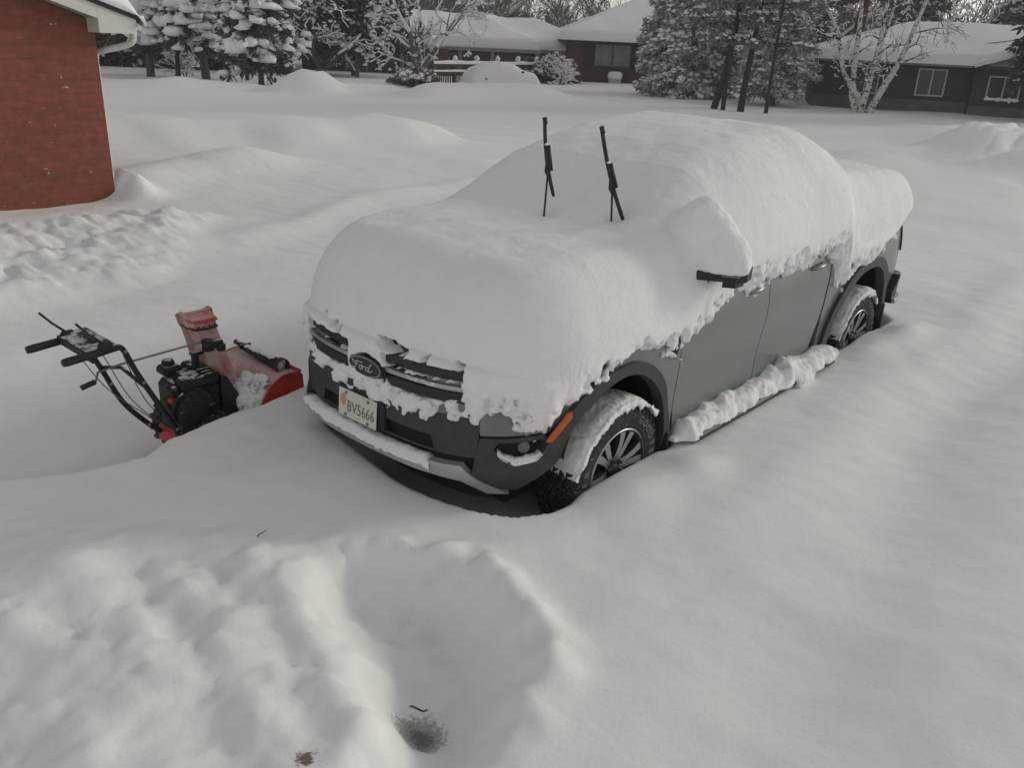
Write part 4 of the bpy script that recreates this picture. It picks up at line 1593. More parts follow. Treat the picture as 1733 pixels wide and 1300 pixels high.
    amp = side * (a * (1 - fr * .75) * (.03 + .09 * mid + .55 * low) - (.016 * np.abs(n3(px * 9, py * 9, pz * 8, 67)) + .016 * np.abs(n3(px * 19, py * 19, pz * 17, 76)) + .011 * np.abs(n3(px * 39, py * 39, pz * 36, 77)) - .012) * np.maximum(1.1 * mid, fr * (1 + 1.0 * sstep(.55, .8, Uc)) * sstep(1.36, 1.08, pz)) - .030 * np.abs(n3(px * 11, py * 11, pz * 10, 85)) * sstep(.55, .75, Uc) * sstep(1.5, 1.2, Uc) * sstep(1.30, 1.02, pz) + cl * np.maximum(low, fr * .75 * sstep(1.30, 1.05, pz) * (.35 + .65 * sstep(.5, .75, Uc))) * (1 - .1 * fr))
    amp = amp + .0030 * n3(px * 12, py * 12, pz * 12, 66) + .0016 * n3(px * 31, py * 31, pz * 31, 78)
    # the fringe is broken: holes where it has dropped off
    hl = sstep(.22, .48, n3(px * 11, py * 11, pz * 7, 83) + .35 * n3(px * 29, py * 29, pz * 24, 84)) * sstep(.24, .04, pz - rc) * side * (1 - .6 * fr)
    amp = amp + .075 * hl
    F[idx[:, 0], idx[:, 1], idx[:, 2]] += amp.astype(np.float32)
    F[:, :, 0] = 1
    V, Q = surface_nets(F, (x0, y0, z0), h)
    V, Q = keep_big(V, Q, 120)
    np_mesh('snow_cover', V - np.array(off), Q, 'snow', t)
# ------------------------------------------------------------------ snow blower
def build_blower():
    off = (-.25, 1.34, .05)
    M['red'] = mat_frosted('red_paint_with_frost', (.42, .04, .034), .28, .55, 8, (.56, .47, .47), .5, .84)
    M['redclean'] = mat_frosted('red_paint', (.42, .03, .022), .62, .75, 12, (.6, .5, .5), .4, .5)
    M['engine'] = mat_snowy('black_engine_cover', (.016, .017, .018), .92, .08, 24, .62, .5, snowc=(.66, .66, .66))
    M['hbar'] = mat_snowy('black_handle_tube', (.022, .022, .022), .86, .1, 26, .34, .5, snowc=(.5, .5, .5))
    M['panelm'] = mat_snowy('black_panel', (.03, .024, .022), .96, .08, 20, .30, .6, snowc=(.55, .55, .55))
    M['cable'] = mat_plain('grey_cable', (.12, .12, .115), .5)
    M['steel'] = mat_plain('zinc_rod', (.25, .23, .20), .45, .6)
    t = empty('snow_blower', off, 'red and black walk-behind snow blower parked in a dug-out pit beside the truck', 'snow blower')
    A = np.array

    # auger housing: rolled back sheet, end plates, raised collar
    prof = [(.30, .545), (.24, .553), (.17, .54), (.10, .495), (.045, .42), (.012, .33), (.0, .24), (.0, .10), (.03, .06)]
    prof = [tuple(p) for p in crom(prof, 5)]
    y0, y1 = 1.06, 1.68
    mb = MB()
    n = len(prof)
    ys = np.linspace(y0, y1, 14)
    V = [(x, y, z) for y in ys for (x, z) in prof]
    F = [(j * n + i, (j + 1) * n + i, (j + 1) * n + i + 1, j * n + i + 1) for j in range(13) for i in range(n - 1)]
    V2 = [(x + .012, y, z - .008) for y in ys for (x, z) in prof]
    mb.add(V, [f[::-1] for f in F])
    mb.add(V2, F)
    h = mb.build('auger_housing', 'red', t, off)
    for y, s in ((y0, -1), (y1, 1)):
        MB().prism([(x - .004, z + .004) for x, z in prof] + [(.31, .06), (.345, .30), (.325, .53)], 'y', y - .005, y + .005).build('end_plate', 'redclean', h, off)
    MB().tube([(.31, y0, .55), (.31, y1, .55)], .012, 8).build('front_lip', 'redclean', h, off)
    # auger flights inside
    au = MB()
    au.tube([(.19, y0 + .01, .26), (.19, y1 - .01, .26)], .022, 10)
    N = 90
    V = []
    for k in range(N + 1):
        q = k / N
        th = q * 2 * PI * 3 * (1 if q < .5 else -1)
        y = y0 + .03 + (y1 - y0 - .06) * q
        for r_ in (.10, .17):
            V.append((.19 + r_ * math.cos(th), y, .26 + r_ * math.sin(th)))
    au.add(V, [(2 * k, 2 * k + 1, 2 * k + 3, 2 * k + 2) for k in range(N)], 0, False)
    au.build('auger', 'redclean', h, off)
    # impeller case joining housing to the engine deck
    MB().lathe([(.0, -.16), (.20, -.16), (.20, .05), (.0, .05)], 24, 'x', (.0, 1.36, .28)).build('impeller_case', 'redclean', t, off)
    # snow packed between chute and housing
    hs = .008
    gx_, gy_, gz_ = np.arange(-.14, .22, hs), np.arange(1.0, 1.36, hs), np.arange(.26, .62, hs)
    XX, YY, ZZ = np.meshgrid(gx_, gy_, gz_, indexing='ij')
    f = np.full(XX.shape, 9.)
    for (c_, r_) in (((-.02, 1.18, .40), (.075, .08, .06)), ((.045, 1.13, .455), (.07, .06, .055)), ((.0, 1.26, .455), (.075, .07, .055)), ((.06, 1.24, .495), (.07, .07, .04)),
                     ((-.05, 1.11, .35), (.06, .05, .05)), ((.02, 1.09, .37), (.06, .04, .07)), ((.09, 1.17, .515), (.06, .06, .035))):
        f = smin(f, (np.sqrt(((XX - c_[0]) / r_[0]) ** 2 + ((YY - c_[1]) / r_[1]) ** 2 + ((ZZ - c_[2]) / r_[2]) ** 2) - 1) * min(r_), .025)
    f = f - .030 * np.abs(n3(XX * 13, YY * 13, ZZ * 13, 191)) - .020 * np.abs(n3(XX * 29, YY * 29, ZZ * 29, 192)) - .010 * np.abs(n3(XX * 55, YY * 55, ZZ * 55, 193)) + .022
    f[0], f[-1], f[:, 0], f[:, -1], f[:, :, 0], f[:, :, -1] = 1, 1, 1, 1, 1, 1
    V, Q = surface_nets(f.astype(np.float32), (gx_[0], gy_[0], gz_[0]), hs)
    V, Q = keep_big(V, Q, 60)
    np_mesh('housing_snow', V - np.array(off), Q, 'snow', h)
    # chute: a channel that leans back, with a hinged deflector cap
    ch = MB()
    ax = [(A([-.035, 1.36, .33]), .115, .10), (A([-.07, 1.36, .48]), .10, .095), (A([-.11, 1.36, .66]), .082, .085), (A([-.145, 1.36, .80]), .078, .08), (A([-.168, 1.36, .885]), .078, .075)]

    def section(c, hw, dp):
        # closed back towards -y and -x, open front
        q = [(hw, dp), (hw * 1.0, -dp * .2), (hw * .82, -dp), (0, -dp * 1.15), (-hw * .82, -dp), (-hw, -dp * .2), (-hw, dp)]
        return [c + A([u, w, 0]) for u, w in q]
    V = []
    for (c, hw, dp) in ax:
        V += section(c, hw, dp)
    m = 7
    F = [(i * m + k, i * m + k + 1, (i + 1) * m + k + 1, (i + 1) * m + k) for i in range(len(ax) - 1) for k in range(m - 1)]
    ch.add(V, F, 0, False)
    ch.add([tuple(A(v) + A([0, .012, 0])) for v in V], [f[::-1] for f in F], 0, False)
    c = ch.build('chute', 'red', t, off)
    df = MB()
    ax2 = [(A([-.170, 1.36, .885]), .083, .08), (A([-.185, 1.345, .945]), .086, .082), (A([-.20, 1.32, .985]), .086, .02)]
    V = []
    for (cc, hw, dp) in ax2:
        V += section(cc, hw, dp)
    F = [(i * m + k, i * m + k + 1, (i + 1) * m + k + 1, (i + 1) * m + k) for i in range(len(ax2) - 1) for k in range(m - 1)]
    df.add(V, F, 0, False)
    df.add([tuple(A(v) + A([0, .014, 0])) for v in V], [f[::-1] for f in F], 0, False)
    # rolled rim and stiffening hoop
    top = [tuple(A(p)) for p in section(*ax2[2])]
    df.tube(top, .009, 6)
    d = df.build('deflector', 'red', c, off)
    hp = [A(p) + A([0, -.012, 0]) for p in section(A([-.182, 1.345, .935]), .082, .082)][1:6]
    MB().tube([hp[0] + A([-.01, 0, .045])] + hp + [hp[-1] + A([0, 0, .045])], .008, 6).build('deflector_grip', 'redclean', d, off)
    bnd = MB().tube([A(p) + A([0, -.006, 0]) for p in section(A([-.168, 1.36, .882]), .082, .08)], .007, 6)
    bnd.build('hinge_band', 'black', c, off)
    for k in range(4):
        p = section(A([-.170, 1.36, .896]), .083, .081)
        q = A(p[2]) + (A(p[4]) - A(p[2])) * (k + .5) / 4 + A([0, -.008, 0])
        MB().lathe([(0, -.006), (.006, -.004), (.007, 0)], 8, 'y', q).build('rivet', 'black', c, off)
    # chute crank gear and bracket
    ge = MB()
    ge.rbox((-.155, 1.235, .79), (.11, .05, .045), .01)
    ge.rbox((-.115, 1.225, .765), (.05, .04, .05), .01)
    ge.lathe([(.0, -.03), (.035, -.03), (.035, .03), (0, .03)], 14, 'z', (-.19, 1.24, .79))
    ge.build('crank_gear', 'engine', t, off)
    br = MB()
    br.rbox((-.235, 1.30, .735), (.075, .05, .02), .006)
    br.rbox((-.245, 1.30, .60), (.042, .03, .27), .008)
    br.build('chute_bracket', 'hbar', t, off)
    rod = MB().tube([(-.91, 1.25, .722), (-.845, 1.25, .735), (-.82, 1.27, .775), (-.70, 1.28, .785), (-.23, 1.26, .81), (-.17, 1.24, .80)], .0065, 8)
    r_ = rod.build('crank_rod', 'steel', t, off)
    MB().tube([(-.925, 1.25, .718), (-.85, 1.25, .734)], .015, 10).build('crank_knob', 'black', r_, off)

    # engine: block, shroud, recoil, tank, muffler guard
    e = MB()
    e.rbox((-.285, 1.33, .42), (.26, .30, .32), .03)
    eng = e.build('engine', 'engine', t, off)
    e = MB()
    e.rbox((-.275, 1.30, .605), (.20, .30, .06), .02)
    e.rbox((-.36, 1.40, .635), (.12, .12, .06), .018)
    e.rbox((-.37, 1.21, .60), (.09, .10, .08), .016)
    e.rbox((-.40, 1.30, .565), (.06, .12, .07), .014)
    e.rbox((-.235, 1.36, .645), (.10, .12, .03), .012)
    for k in range(5):
        e.rbox((-.225, 1.16 + .045 * k, .642), (.09, .018, .02), .004)
    e.build('engine_shroud', 'engine', eng, off)
    MB().lathe([(0, -.02), (.035, -.02), (.038, .0), (.032, .02), (0, .022)], 16, 'z', (-.365, 1.40, .675)).build('fuel_cap', 'engine', eng, off)
    # sloped belt cover at the front of the engine
    MB().prism([(-.17, .28), (-.17, .62), (-.13, .60), (-.05, .44), (-.02, .30), (-.02, .25)], 'y', 1.16, 1.48).build('belt_cover', 'black', eng, off)
    rc = MB()
    rc.lathe([(0, -.035), (.05, -.04), (.10, -.03), (.125, 0), (.125, .04)], 24, 'y', (-.345, 1.17, .46))
    for k in range(10):
        an = 2 * PI * k / 10
        rc.box((-.345 + .085 * math.cos(an), 1.138, .46 + .085 * math.sin(an)), (.012, .01, .05), 0, np.array(Matrix.Rotation(-an + PI / 2, 3, 'Y')))
    rc.build('recoil_starter', 'engine', eng, off)
    gd = MB()
    gd.tube([(-.45, 1.18, .40), (-.49, 1.16, .46), (-.47, 1.15, .54), (-.41, 1.15, .57)], .012, 8)
    gd.rbox((-.44, 1.23, .575), (.05, .09, .05), .012)
    gd.rbox((-.455, 1.25, .49), (.05, .08, .07), .015)
    gd.build('carburettor', 'engine', eng, off)
    MB().rbox((-.455, 1.20, .525), (.05, .06, .035), .01).build('primer', 'redclean', eng, off)
    MB().rbox((-.28, 1.155, .36), (.13, .02, .07), .008).build('muffler_plate', 'steel', eng, off)
    # tractor frame and wheels
    MB().rbox((-.22, 1.36, .215), (.42, .30, .12), .02).build('frame', 'redclean', t, off)
    for y in (1.14, 1.58):
        w = MB()
        w.lathe([(.05, -.06), (.11, -.065), (.175, -.06), (.185, -.03), (.185, .03), (.175, .06), (.11, .065), (.05, .06)], 28, 'y', (-.22, y, .215), close=True)
        for k in range(16):
            an = 2 * PI * k / 16
            w.box((-.22 + .187 * math.cos(an), y, .215 + .187 * math.sin(an)), (.03, .11, .018), 0, np.array(Matrix.Rotation(-an + PI / 2, 3, 'Y')) @ np.array(Matrix.Rotation(.4, 3, 'Z')))
        ww = w.build('drive_wheel', 'rubber', t, off)
        MB().lathe([(0, -.03), (.06, -.035), (.06, .035), (0, .03)], 16, 'y', (-.22, y, .215)).build('wheel_hub', 'redclean', ww, off)
    # handlebars
    for (ya, yb, pts) in ((1.14, 1.22, [(-.845, .932), (-.76, .940), (-.715, .905), (-.66, .77), (-.565, .57), (-.465, .37), (-.44, .30)]),
                          (1.55, 1.43, [(-.868, .895), (-.79, .905), (-.745, .80), (-.70, .68), (-.625, .48), (-.52, .33), (-.44, .245)])):
        P = []
        for k, (x, z) in enumerate(pts):
            q = max(0, (k - 1) / (len(pts) - 2))
            P.append((x, ya + (yb - ya) * q, z))
        hb = MB().tube(crom(P, 5), .0155, 10).build('handlebar', 'hbar', t, off)
        g0 = A(P[0])
        MB().tube([g0 + A([.03, 0, .002]), g0 + A([0, 0, 0]), g0 + A([-.17, 0, -.012]), g0 + A([-.192, 0, -.014])], [.019, .021, .0225, .019], 12).build('hand_grip', 'black', hb, off)
        lv = MB()
        lv.tube([g0 + A([.03, .0, .03]), g0 + A([.01, 0, .055]), g0 + A([-.045, 0, .11]), g0 + A([-.098, 0, .175])], [.014, .012, .011, .011], 8, flat=.6)
        lv.rbox(g0 + A([.03, 0, .025]), (.075, .04, .05), .012)
        lv.build('clutch_lever', 'black', hb, off)
        for q in (.35, .62, .9):
            p = A(crom(P, 5)[int(q * 29)])
            MB().lathe([(0, -.028), (.009, -.026), (.010, -.012), (.010, .022), (0, .024)], 8, 'y', p).build('handle_bolt', 'steel', hb, off)
    # cross brace and control panel
    MB().tube([(-.70, 1.52, .70), (-.655, 1.36, .735), (-.60, 1.20, .645)], .011, 8).build('cross_brace', 'hbar', t, off)
    pn = MB()
    ang = R(-12)
    pn.rbox((-.815, 1.345, .925), (.165, .43, .022), .006, 0, np.array(Matrix.Rotation(R(-6), 3, 'Y')))
    pn.rbox((-.885, 1.345, .902), (.02, .42, .045), .005)
    p = pn.build('control_panel', 'panelm', t, off)
    MB().rbox((-.80, 1.345, .945), (.03, .14, .012), .004).build('panel_slot', 'black', p, off)
    for (a, b_) in (((-.82, 1.17, .90), (-.49, 1.25, .35)), ((-.72, 1.16, .88), (-.44, 1.27, .33)), ((-.85, 1.5, .87), (-.50, 1.40, .36))):
        mid = (A(a) + A(b_)) / 2 + A([-.03, 0, -.03])
        MB().tube(crom([a, tuple(mid), b_], 6), .003, 5).build('control_cable', 'cable', t, off)
    # clean-out tool clipped to the housing
    ct = MB()
    ct.tube([(.235, 1.66, .60), (.235, 1.56, .592)], .018, 10)
    ct.tube([(.235, 1.56, .592), (.235, 1.30, .578), (.238, 1.18, .575)], [.026, .032, .042], 12)
    ct.rbox((.235, 1.55, .60), (.085, .016, .03), .005)
    cl = ct.build('clean_out_tool', 'engine', t, off)
    rg = MB()
    rg.lathe([(.040, -.03), (.047, -.04), (.050, -.03), (.050, .0), (.042, .0)], 18, 'y', (.238, 1.165, .578), close=True)
    rg.build('scoop_rim', 'black', cl, off)
    MB().blob((.238, 1.17, .575), (.034, .02, .034), 4, .3).build('scoop_snow', 'snow', cl, off)
    sm = MB()
    for k in range(7):
        y = 1.24 + .045 * k
        sm.blob((.233, y, .610), (.022, .034, .012), k, .5, 8, 6)
    sm.build('tool_snow', 'snow', cl, off)
    return t
# ------------------------------------------------------------------ buildings
class Fr:
    """a frame for a building: local x along its front, local y into it, z up"""

    def __init__(s, o, d):
        d = np.array(d, float)
        d /= np.linalg.norm(d)
        s.o = np.array(o, float)
        s.rz = math.atan2(d[1], d[0])

    def root(s, name, label, cat, group=None):
        e = empty(name, s.o, label, cat, group)
        e.rotation_euler = (0, 0, s.rz)
        return e


def roof_snow(name, poly, z0, slope, thick, parent, res=.12, gable=None, seed=0, cap=None, round_=.34, lump=.03, over=0.0):
    """a rounded blanket on a hip roof (or on a gable roof: gable = the edges, as index pairs, that do not slope)"""
    Q = np.array(poly, float)
    lo, hi = Q.min(0), Q.max(0)
    nx = int(round((hi[0] - lo[0]) / res))
    ny = int(round((hi[1] - lo[1]) / res))
    xs = np.linspace(lo[0], hi[0], nx + 1)
    ys = np.linspace(lo[1], hi[1], ny + 1)
    X, Y = np.meshgrid(xs, ys, indexing='ij')
    d_all, _ = seg_dist(X, Y, Q, True)
    ins = in_poly(X, Y, Q) | (d_all < 1e-6)
    d = d_all
    if gable:
        d = np.full(X.shape, 1e9)
        for i in range(len(Q)):
            if i not in gable:
                dd, _ = seg_dist(X, Y, [Q[i] + (Q[i] - Q[(i + 1) % len(Q)]) * 3, Q[(i + 1) % len(Q)] + (Q[(i + 1) % len(Q)] - Q[i]) * 3])
                d = np.minimum(d, dd)
    e = np.clip(d_all / round_, 0, 1)
    t = thick * np.sqrt(np.maximum(0, 1 - (1 - e) ** 2))
    t = t * (1 + .12 * n2(X * .9 + seed, Y * .9, 101)) + lump * e * n2(X * .55, Y * .55 + seed, 102)
    ds = np.minimum(d, cap) if cap else d
    ridge_soft = .0
    Z = z0 + slope * ds + t
    V = np.stack([X.ravel(), Y.ravel(), Z.ravel()], 1)
    idx = np.arange((nx + 1) * (ny + 1)).reshape(nx + 1, ny + 1)
    F = []
    ci = ins[:-1, :-1] & ins[1:, :-1] & ins[1:, 1:] & ins[:-1, 1:]
    a = idx[:-1, :-1][ci]
    b = idx[1:, :-1][ci]
    c = idx[1:, 1:][ci]
    e_ = idx[:-1, 1:][ci]
    F = np.stack([a, b, c, e_], 1)
    # skirt down to the boards all round
    E = np.concatenate([F[:, [0, 1]], F[:, [1, 2]], F[:, [2, 3]], F[:, [3, 0]]])
    key = np.sort(E, 1)
    _, inv, cnt = np.unique(key[:, 0] * (len(V) + 1) + key[:, 1], return_inverse=True, return_counts=True)
    B = E[cnt[inv] == 1]
    n0 = len(V)
    lowv = V.copy()
    lowv[:, 2] = np.minimum(z0 + slope * 0 - .02, lowv[:, 2])
    if gable:
        lowv[:, 2] = np.where(d_all.ravel() < d.ravel() - .01, V[:, 2] - thick * .6, lowv[:, 2])
    V = np.vstack([V, lowv])
    F = np.vstack([F, np.stack([B[:, 1], B[:, 0], B[:, 0] + n0, B[:, 1] + n0], 1)])
    used = np.zeros(len(V), bool)
    used[F] = True
    rm = np.cumsum(used) - 1
    return np_mesh(name, V[used], rm[F], 'roof_snow', parent)


def window(fr, x0, x1, z0, z1, y, parent, panes=2, frame='frame_white', sill=True, depth=.08, fw=.06, glass='win'):
    """frame standing 3 cm proud of the wall at local y, glass set back"""
    mb = MB()
    yy = y - .03
    mb.box(((x0 + x1) / 2, yy, z1 - fw / 2), (x1 - x0, depth, fw))
    mb.box(((x0 + x1) / 2, yy, z0 + fw / 2), (x1 - x0, depth, fw))
    zc, zh = (z0 + z1) / 2, z1 - z0 - 2 * fw
    for k in range(panes + 1):
        xx = x0 + fw / 2 + (x1 - x0 - fw) * k / panes
        mb.box((xx, yy, zc), (fw, depth, zh))
    w = mb.build('window', frame, parent)
    MB().box(((x0 + x1) / 2, y - .012, zc), (x1 - x0 - fw, .012, zh + .02)).build('pane', glass, w)
    if sill:
        MB().box(((x0 + x1) / 2, y - .06, z0 - .035), (x1 - x0 + .12, .15, .07)).build('sill', frame, w)
    return w


def build_brick_house():
    M['brick_red'] = mat_brick('red_brick', (.265, .085, .060), (.215, .073, .053), (.185, .10, .083), .30, .0755, msize=.009, snowy=1)
    M['trim_white'] = mat_plain('white_fascia', (.60, .61, .58), .5, 0, .04, 3)
    M['trim_grey'] = mat_plain('grey_soffit', (.30, .30, .28), .6, 0, .05, 3)
    M['shingle'] = mat_plain('dark_shingle_edge', (.03, .03, .03), .9, 0, .3, 12)
    o = (2.25, 7.72, 0)
    t = empty('brick_house', o, 'red brick house corner with white fascia and snow on its low gable roof', 'house')
    # gable wall and the side that runs away from the drive; z is measured from the ground
    sl = .333
    W = 9.5
    ridge_x = -W / 2
    zt = 2.47
    wl = MB()
    pts = [(0, -.1), (0, zt), (ridge_x, zt + W / 2 * sl), (-W, zt), (-W, -.1)]
    wl.prism(pts, 'y', 0, 9)
    wl.build('wall', 'brick_red', t)
    # roof slab (shingles over boards) with overhangs; T is the upper line of the rake boards
    oe, og = .37, .30
    T = lambda x: 2.623 - sl * (x if x > ridge_x else 2 * ridge_x - x)
    rf = MB()
    for xe in (oe + .015, -W - oe):
        rf.prism([(xe, T(xe) + .034), (ridge_x, T(ridge_x) + .034), (ridge_x, T(ridge_x) + .002), (xe, T(xe) + .002)], 'y', -og - .03, 9.3)
    r_ = rf.build('roof', 'shingle', t)
    fb = MB()
    for xe in (oe, -W - oe):
        fb.prism([(xe, T(xe)), (ridge_x, T(ridge_x)), (ridge_x, T(ridge_x) - .15), (xe, T(xe) - .15)], 'y', -og, -og + .03)
    fb.build('fascia', 'trim_white', r_)
    bx = MB()
    bx.prism([(-.075, 2.345), (-.075, T(-.075) - .02), (oe - .003, T(oe) - .02), (oe - .003, 2.345)], 'y', -og - .003, -og + .33)
    bx.build('eave_return', 'trim_white', r_)
    sf = MB()
    sf.box((oe / 2 + .0, 4.6, 2.345), (oe - .03, 8.5, .012))
    sf.prism([(-.08, T(-.08) - .13), (ridge_x, T(ridge_x) - .13), (ridge_x, T(ridge_x) - .145), (-.08, T(-.08) - .145)], 'y', -og + .031, -.002)
    sf.build('soffit', 'trim_grey', r_)
    g = MB()
    g.prism([(oe + .004, 2.385), (oe + .085, 2.385), (oe + .10, 2.46), (oe + .09, 2.465), (oe + .004, 2.45)], 'y', -og + .06, 9.2)
    g.build('gutter', 'trim_white', r_)
    # downspout elbow from the gutter back to the corner of the wall
    dp = MB().tube(crom([(oe + .05, -.08, 2.38), (oe + .05, -.08, 2.30), (oe + .02, -.06, 2.235), (oe - .07, .02, 2.19), (.17, .12, 2.15), (.09, .24, 2.11), (.045, .36, 2.04), (.045, .40, 1.9), (.045, .40, .3)], 5), .040, 10)
    dp.build('downspout', 'trim_white', t)
    # snow on the roof: rounded lip that hangs over the eave
    nu, nv = 90, 46
    xs_ = np.concatenate([np.linspace(oe - .01, oe + .085, 6), np.linspace(oe + .085, oe - .25, 18)[1:], np.linspace(oe - .25, ridge_x - .0, 23)[1:]])
    base = lambda x: 2.657 - sl * x
    V = []
    ysn = np.linspace(-og - .05, 9.2, nu)
    nv = len(xs_)
    for i, y in enumerate(ysn):
        endr = math.sqrt(max(0, 1 - (1 - min(1, (y - ysn[0]) / .25)) ** 2))
        for j, x in enumerate(xs_):
            wob = .02 * float(n2(y * 1.7, .3, 111)) + .012 * float(n2(y * 5, .7, 112))
            if j < 6:
                q = j / 5
                z = base(oe) - .075 - .03 * math.sin(q * PI)
                x_ = x + wob * q
            else:
                e = min(1, (oe + .085 - x) / .30)
                tk = .27 * math.sqrt(max(0, 1 - (1 - e) ** 2)) * (.35 + .65 * endr)
                z = base(min(x, oe)) - .115 * (1 - e) ** 2 + tk + .015 * float(n2(y * 1.2, x * 1.2, 113)) * e
                x_ = x + wob * (1 - e)
            V.append((x_, y, z))
    grid_mesh('roof_snow', np.array(V), nu, nv, 'snow', r_)
    # front skirt of the roof snow, facing the drive
    V = []
    for j in range(5, nv):
        k = j * 1
        x, y, z = V0[k] if False else (xs_[j], ysn[0], 0)
        e = min(1, (oe + .085 - x) / .30)
        zt_ = base(min(x, oe)) - .115 * (1 - e) ** 2 + .27 * math.sqrt(max(0, 1 - (1 - e) ** 2)) * .35
        V += [(x, y, zt_), (x, y - .012, (zt_ + base(min(x, oe)) + .012) / 2), (x, y + .02, base(min(x, oe)) + .012)]
    n_ = nv - 5
    s2 = MB().add(V, [(i * 3 + k, (i + 1) * 3 + k, (i + 1) * 3 + k + 1, i * 3 + k + 1) for i in range(n_ - 1) for k in range(2)])
    s2.build('rake_snow', 'snow', r_)
    # thin crust of snow blown on to the corner
    cs = MB()
    zz = np.linspace(.4, 2.1, 70)
    for i in range(69):
        w = .004 + .010 * abs(float(n2(zz[i] * 16, 0, 114)))
        cs.box((.002 + w / 2, .05, (zz[i] + zz[i + 1]) / 2), (w, .10, zz[1] - zz[0] + .002))
    cs.build('corner_snow', 'snow', t)
    return t


def build_far_houses():
    M['brick_dark'] = mat_brick('dark_red_brick', (.105, .066, .055), (.085, .057, .05), (.085, .066, .058), .24, .075)
    M['brick_brown'] = mat_brick('dark_brown_brick', (.085, .068, .060), (.07, .058, .053), (.075, .066, .06), .24, .075)
    M['brick_maroon'] = mat_brick('maroon_brick', (.15, .085, .075), (.125, .075, .067), (.12, .085, .075), .24, .075)
    M['found'] = mat_plain('grey_brown_foundation', (.12, .11, .098), .9, 0, .15, 2)
    M['frame_white'] = mat_plain('white_window_frame', (.42, .43, .44), .5, 0, .05, 4)
    M['frame_dark'] = mat_plain('dark_window_frame', (.05, .055, .055), .5)
    M['eave_dark'] = mat_plain('dark_eave', (.035, .033, .032), .8)
    M['eave_grey'] = mat_plain('grey_eave', (.26, .25, .225), .8)
    M['post_grey'] = mat_plain('greyish_porch_post', (.24, .23, .21), .7)
    M['siding'] = mat_plain('pale_siding', (.42, .43, .44), .7, 0, .04, 3)
    M['shutter'] = mat_plain('black_shutter', (.012, .014, .014), .7)
    M['win'] = mat_plain('dim_window_glass', (.035, .04, .042), .08, 0, .2, 1.2, 0, .6)
    M['curtain'] = mat_plain('curtained_window', (.17, .20, .19), .35, 0, .28, 1.6)
    M['woodred'] = mat_plain('stained_fence_wood', (.075, .042, .034), .85, 0, .25, 5)

    # --- house with the picture window
    f = Fr((40.75, 31.25, -.4), (.68, -.73))
    t = f.root('brick_bungalow', 'dark brick bungalow with a picture window between black shutters, under a thick snowy hip roof', 'house')
    MB().box((6, 4.5, 1.40), (12, 9, 2.8)).build('wall', 'brick_dark', t)
    ez = 2.55
    r_ = MB().box((6, 4.5, ez + .05), (13.0, 10.0, .14)).build('roof', 'eave_dark', t)
    roof_snow('roof_snow', [(-.55, -.55), (12.55, -.55), (12.55, 9.55), (-.55, 9.55)], ez + .10, .42, .42, r_, seed=1)
    w = window(f, 1.55, 3.75, 1.20, 2.5, 0, t, 2, 'frame_dark', True, glass='curtain')
    for (a, b) in ((.95, 1.5), (3.8, 4.35)):
        MB().box(((a + b) / 2, -.03, 1.85), (b - a, .06, 1.35)).build('shutter', 'shutter', t)

    # --- long ranch house behind the fence
    f = Fr((29.6, 40.4, -1.2), (.745, -.667))
    t = f.root('ranch_house', 'long maroon brick ranch house with grey porch posts and stepped snow-laden roof behind the fence', 'house')
    ez = 2.55
    wl = MB()
    wl.box((3.0, 5.0, 1.3), (8.6, 8, 2.6))
    wl.box((10.2, 6.0, 1.3), (5.8, 8, 2.6))
    wl.box((15.0, 6.8, 1.3), (3.8, 7, 2.6))
    wl.build('wall', 'brick_maroon', t)
    poly = [(-2, .4), (6.6, .4), (6.6, 1.5), (12.9, 1.5), (12.9, 2.8), (17.3, 2.8), (17.3, 11), (-2, 11)]
    r_ = MB().prism(poly, 'z', ez, ez + .20).build('roof', 'eave_grey', t)
    roof_snow('roof_snow', poly, ez + .19, .30, .55, r_, seed=2, round_=.45)
    MB().box((9.2, 7.0, 4.6), (.9, .7, 1.2)).build('chimney', 'brick_maroon', t)
    for x in (4.55, 5.55, 6.45, 7.1, 8.0, 9.95, 12.7):
        MB().box((x, .75 if x < 6.6 else 1.8, 1.3), (.22, .22, 2.5)).build('porch_post', 'post_grey', t)
    for (a, b, y) in ((1.2, 2.5, 1.0), (4.75, 5.4, 1.0), (7.3, 7.85, 2.0), (10.15, 10.35, 2.0), (12.0, 12.6, 2.0)):
        window(f, a, b, .9, 2.35, y, t, 1, 'post_grey', False, fw=.10)

    # --- house at the right
    f = Fr((36.15, 13.75, -.3), (.44, -.90))
    t = f.root('brown_bungalow', 'low dark brown bungalow with white sliding windows and a side gable, birch clump in front', 'house')
    L = 6.25
    wl = MB()
    wl.box((L / 2, 4, 1.2), (L, 8, 2.4))
    wl.box((L + 3.0, 3.6, 1.2), (6.0, 8.4, 2.4))
    wl.build('wall', 'brick_brown', t)
    fd = MB()
    fd.box((L / 2, -.03, .45), (L + .04, .06, .9))
    fd.box((L + 3.0, -.63, .42), (6.0, .06, .8))
    fd.build('foundation', 'found', t)
    ez = 2.28
    r_ = MB().prism([(-.45, -.55), (L + 6, -.55), (L + 6, 8.4), (-.45, 8.4)], 'z', ez, ez + .12).build('roof', 'eave_grey', t)
    roof_snow('roof_snow', [(-.5, -.6), (L + 6.4, -.6), (L + 6.4, 8.4), (-.5, 8.4)], ez + .10, .30, .36, r_, gable=(1,), seed=3)
    # side gable wing: pale siding in the triangle, dark rake, snow above it
    gx0, gx1, gp = L - .05, L + 6.4, (L + 3.2)
    hgt = 1.05
    yf = -1.05
    gm = MB()
    gm.prism([(gx0, 2.27), (gx1, 2.27), (gp, 2.30 + hgt)], 'y', -.62, 2.5)
    gm.build('gable', 'siding', t)
    rk = MB()
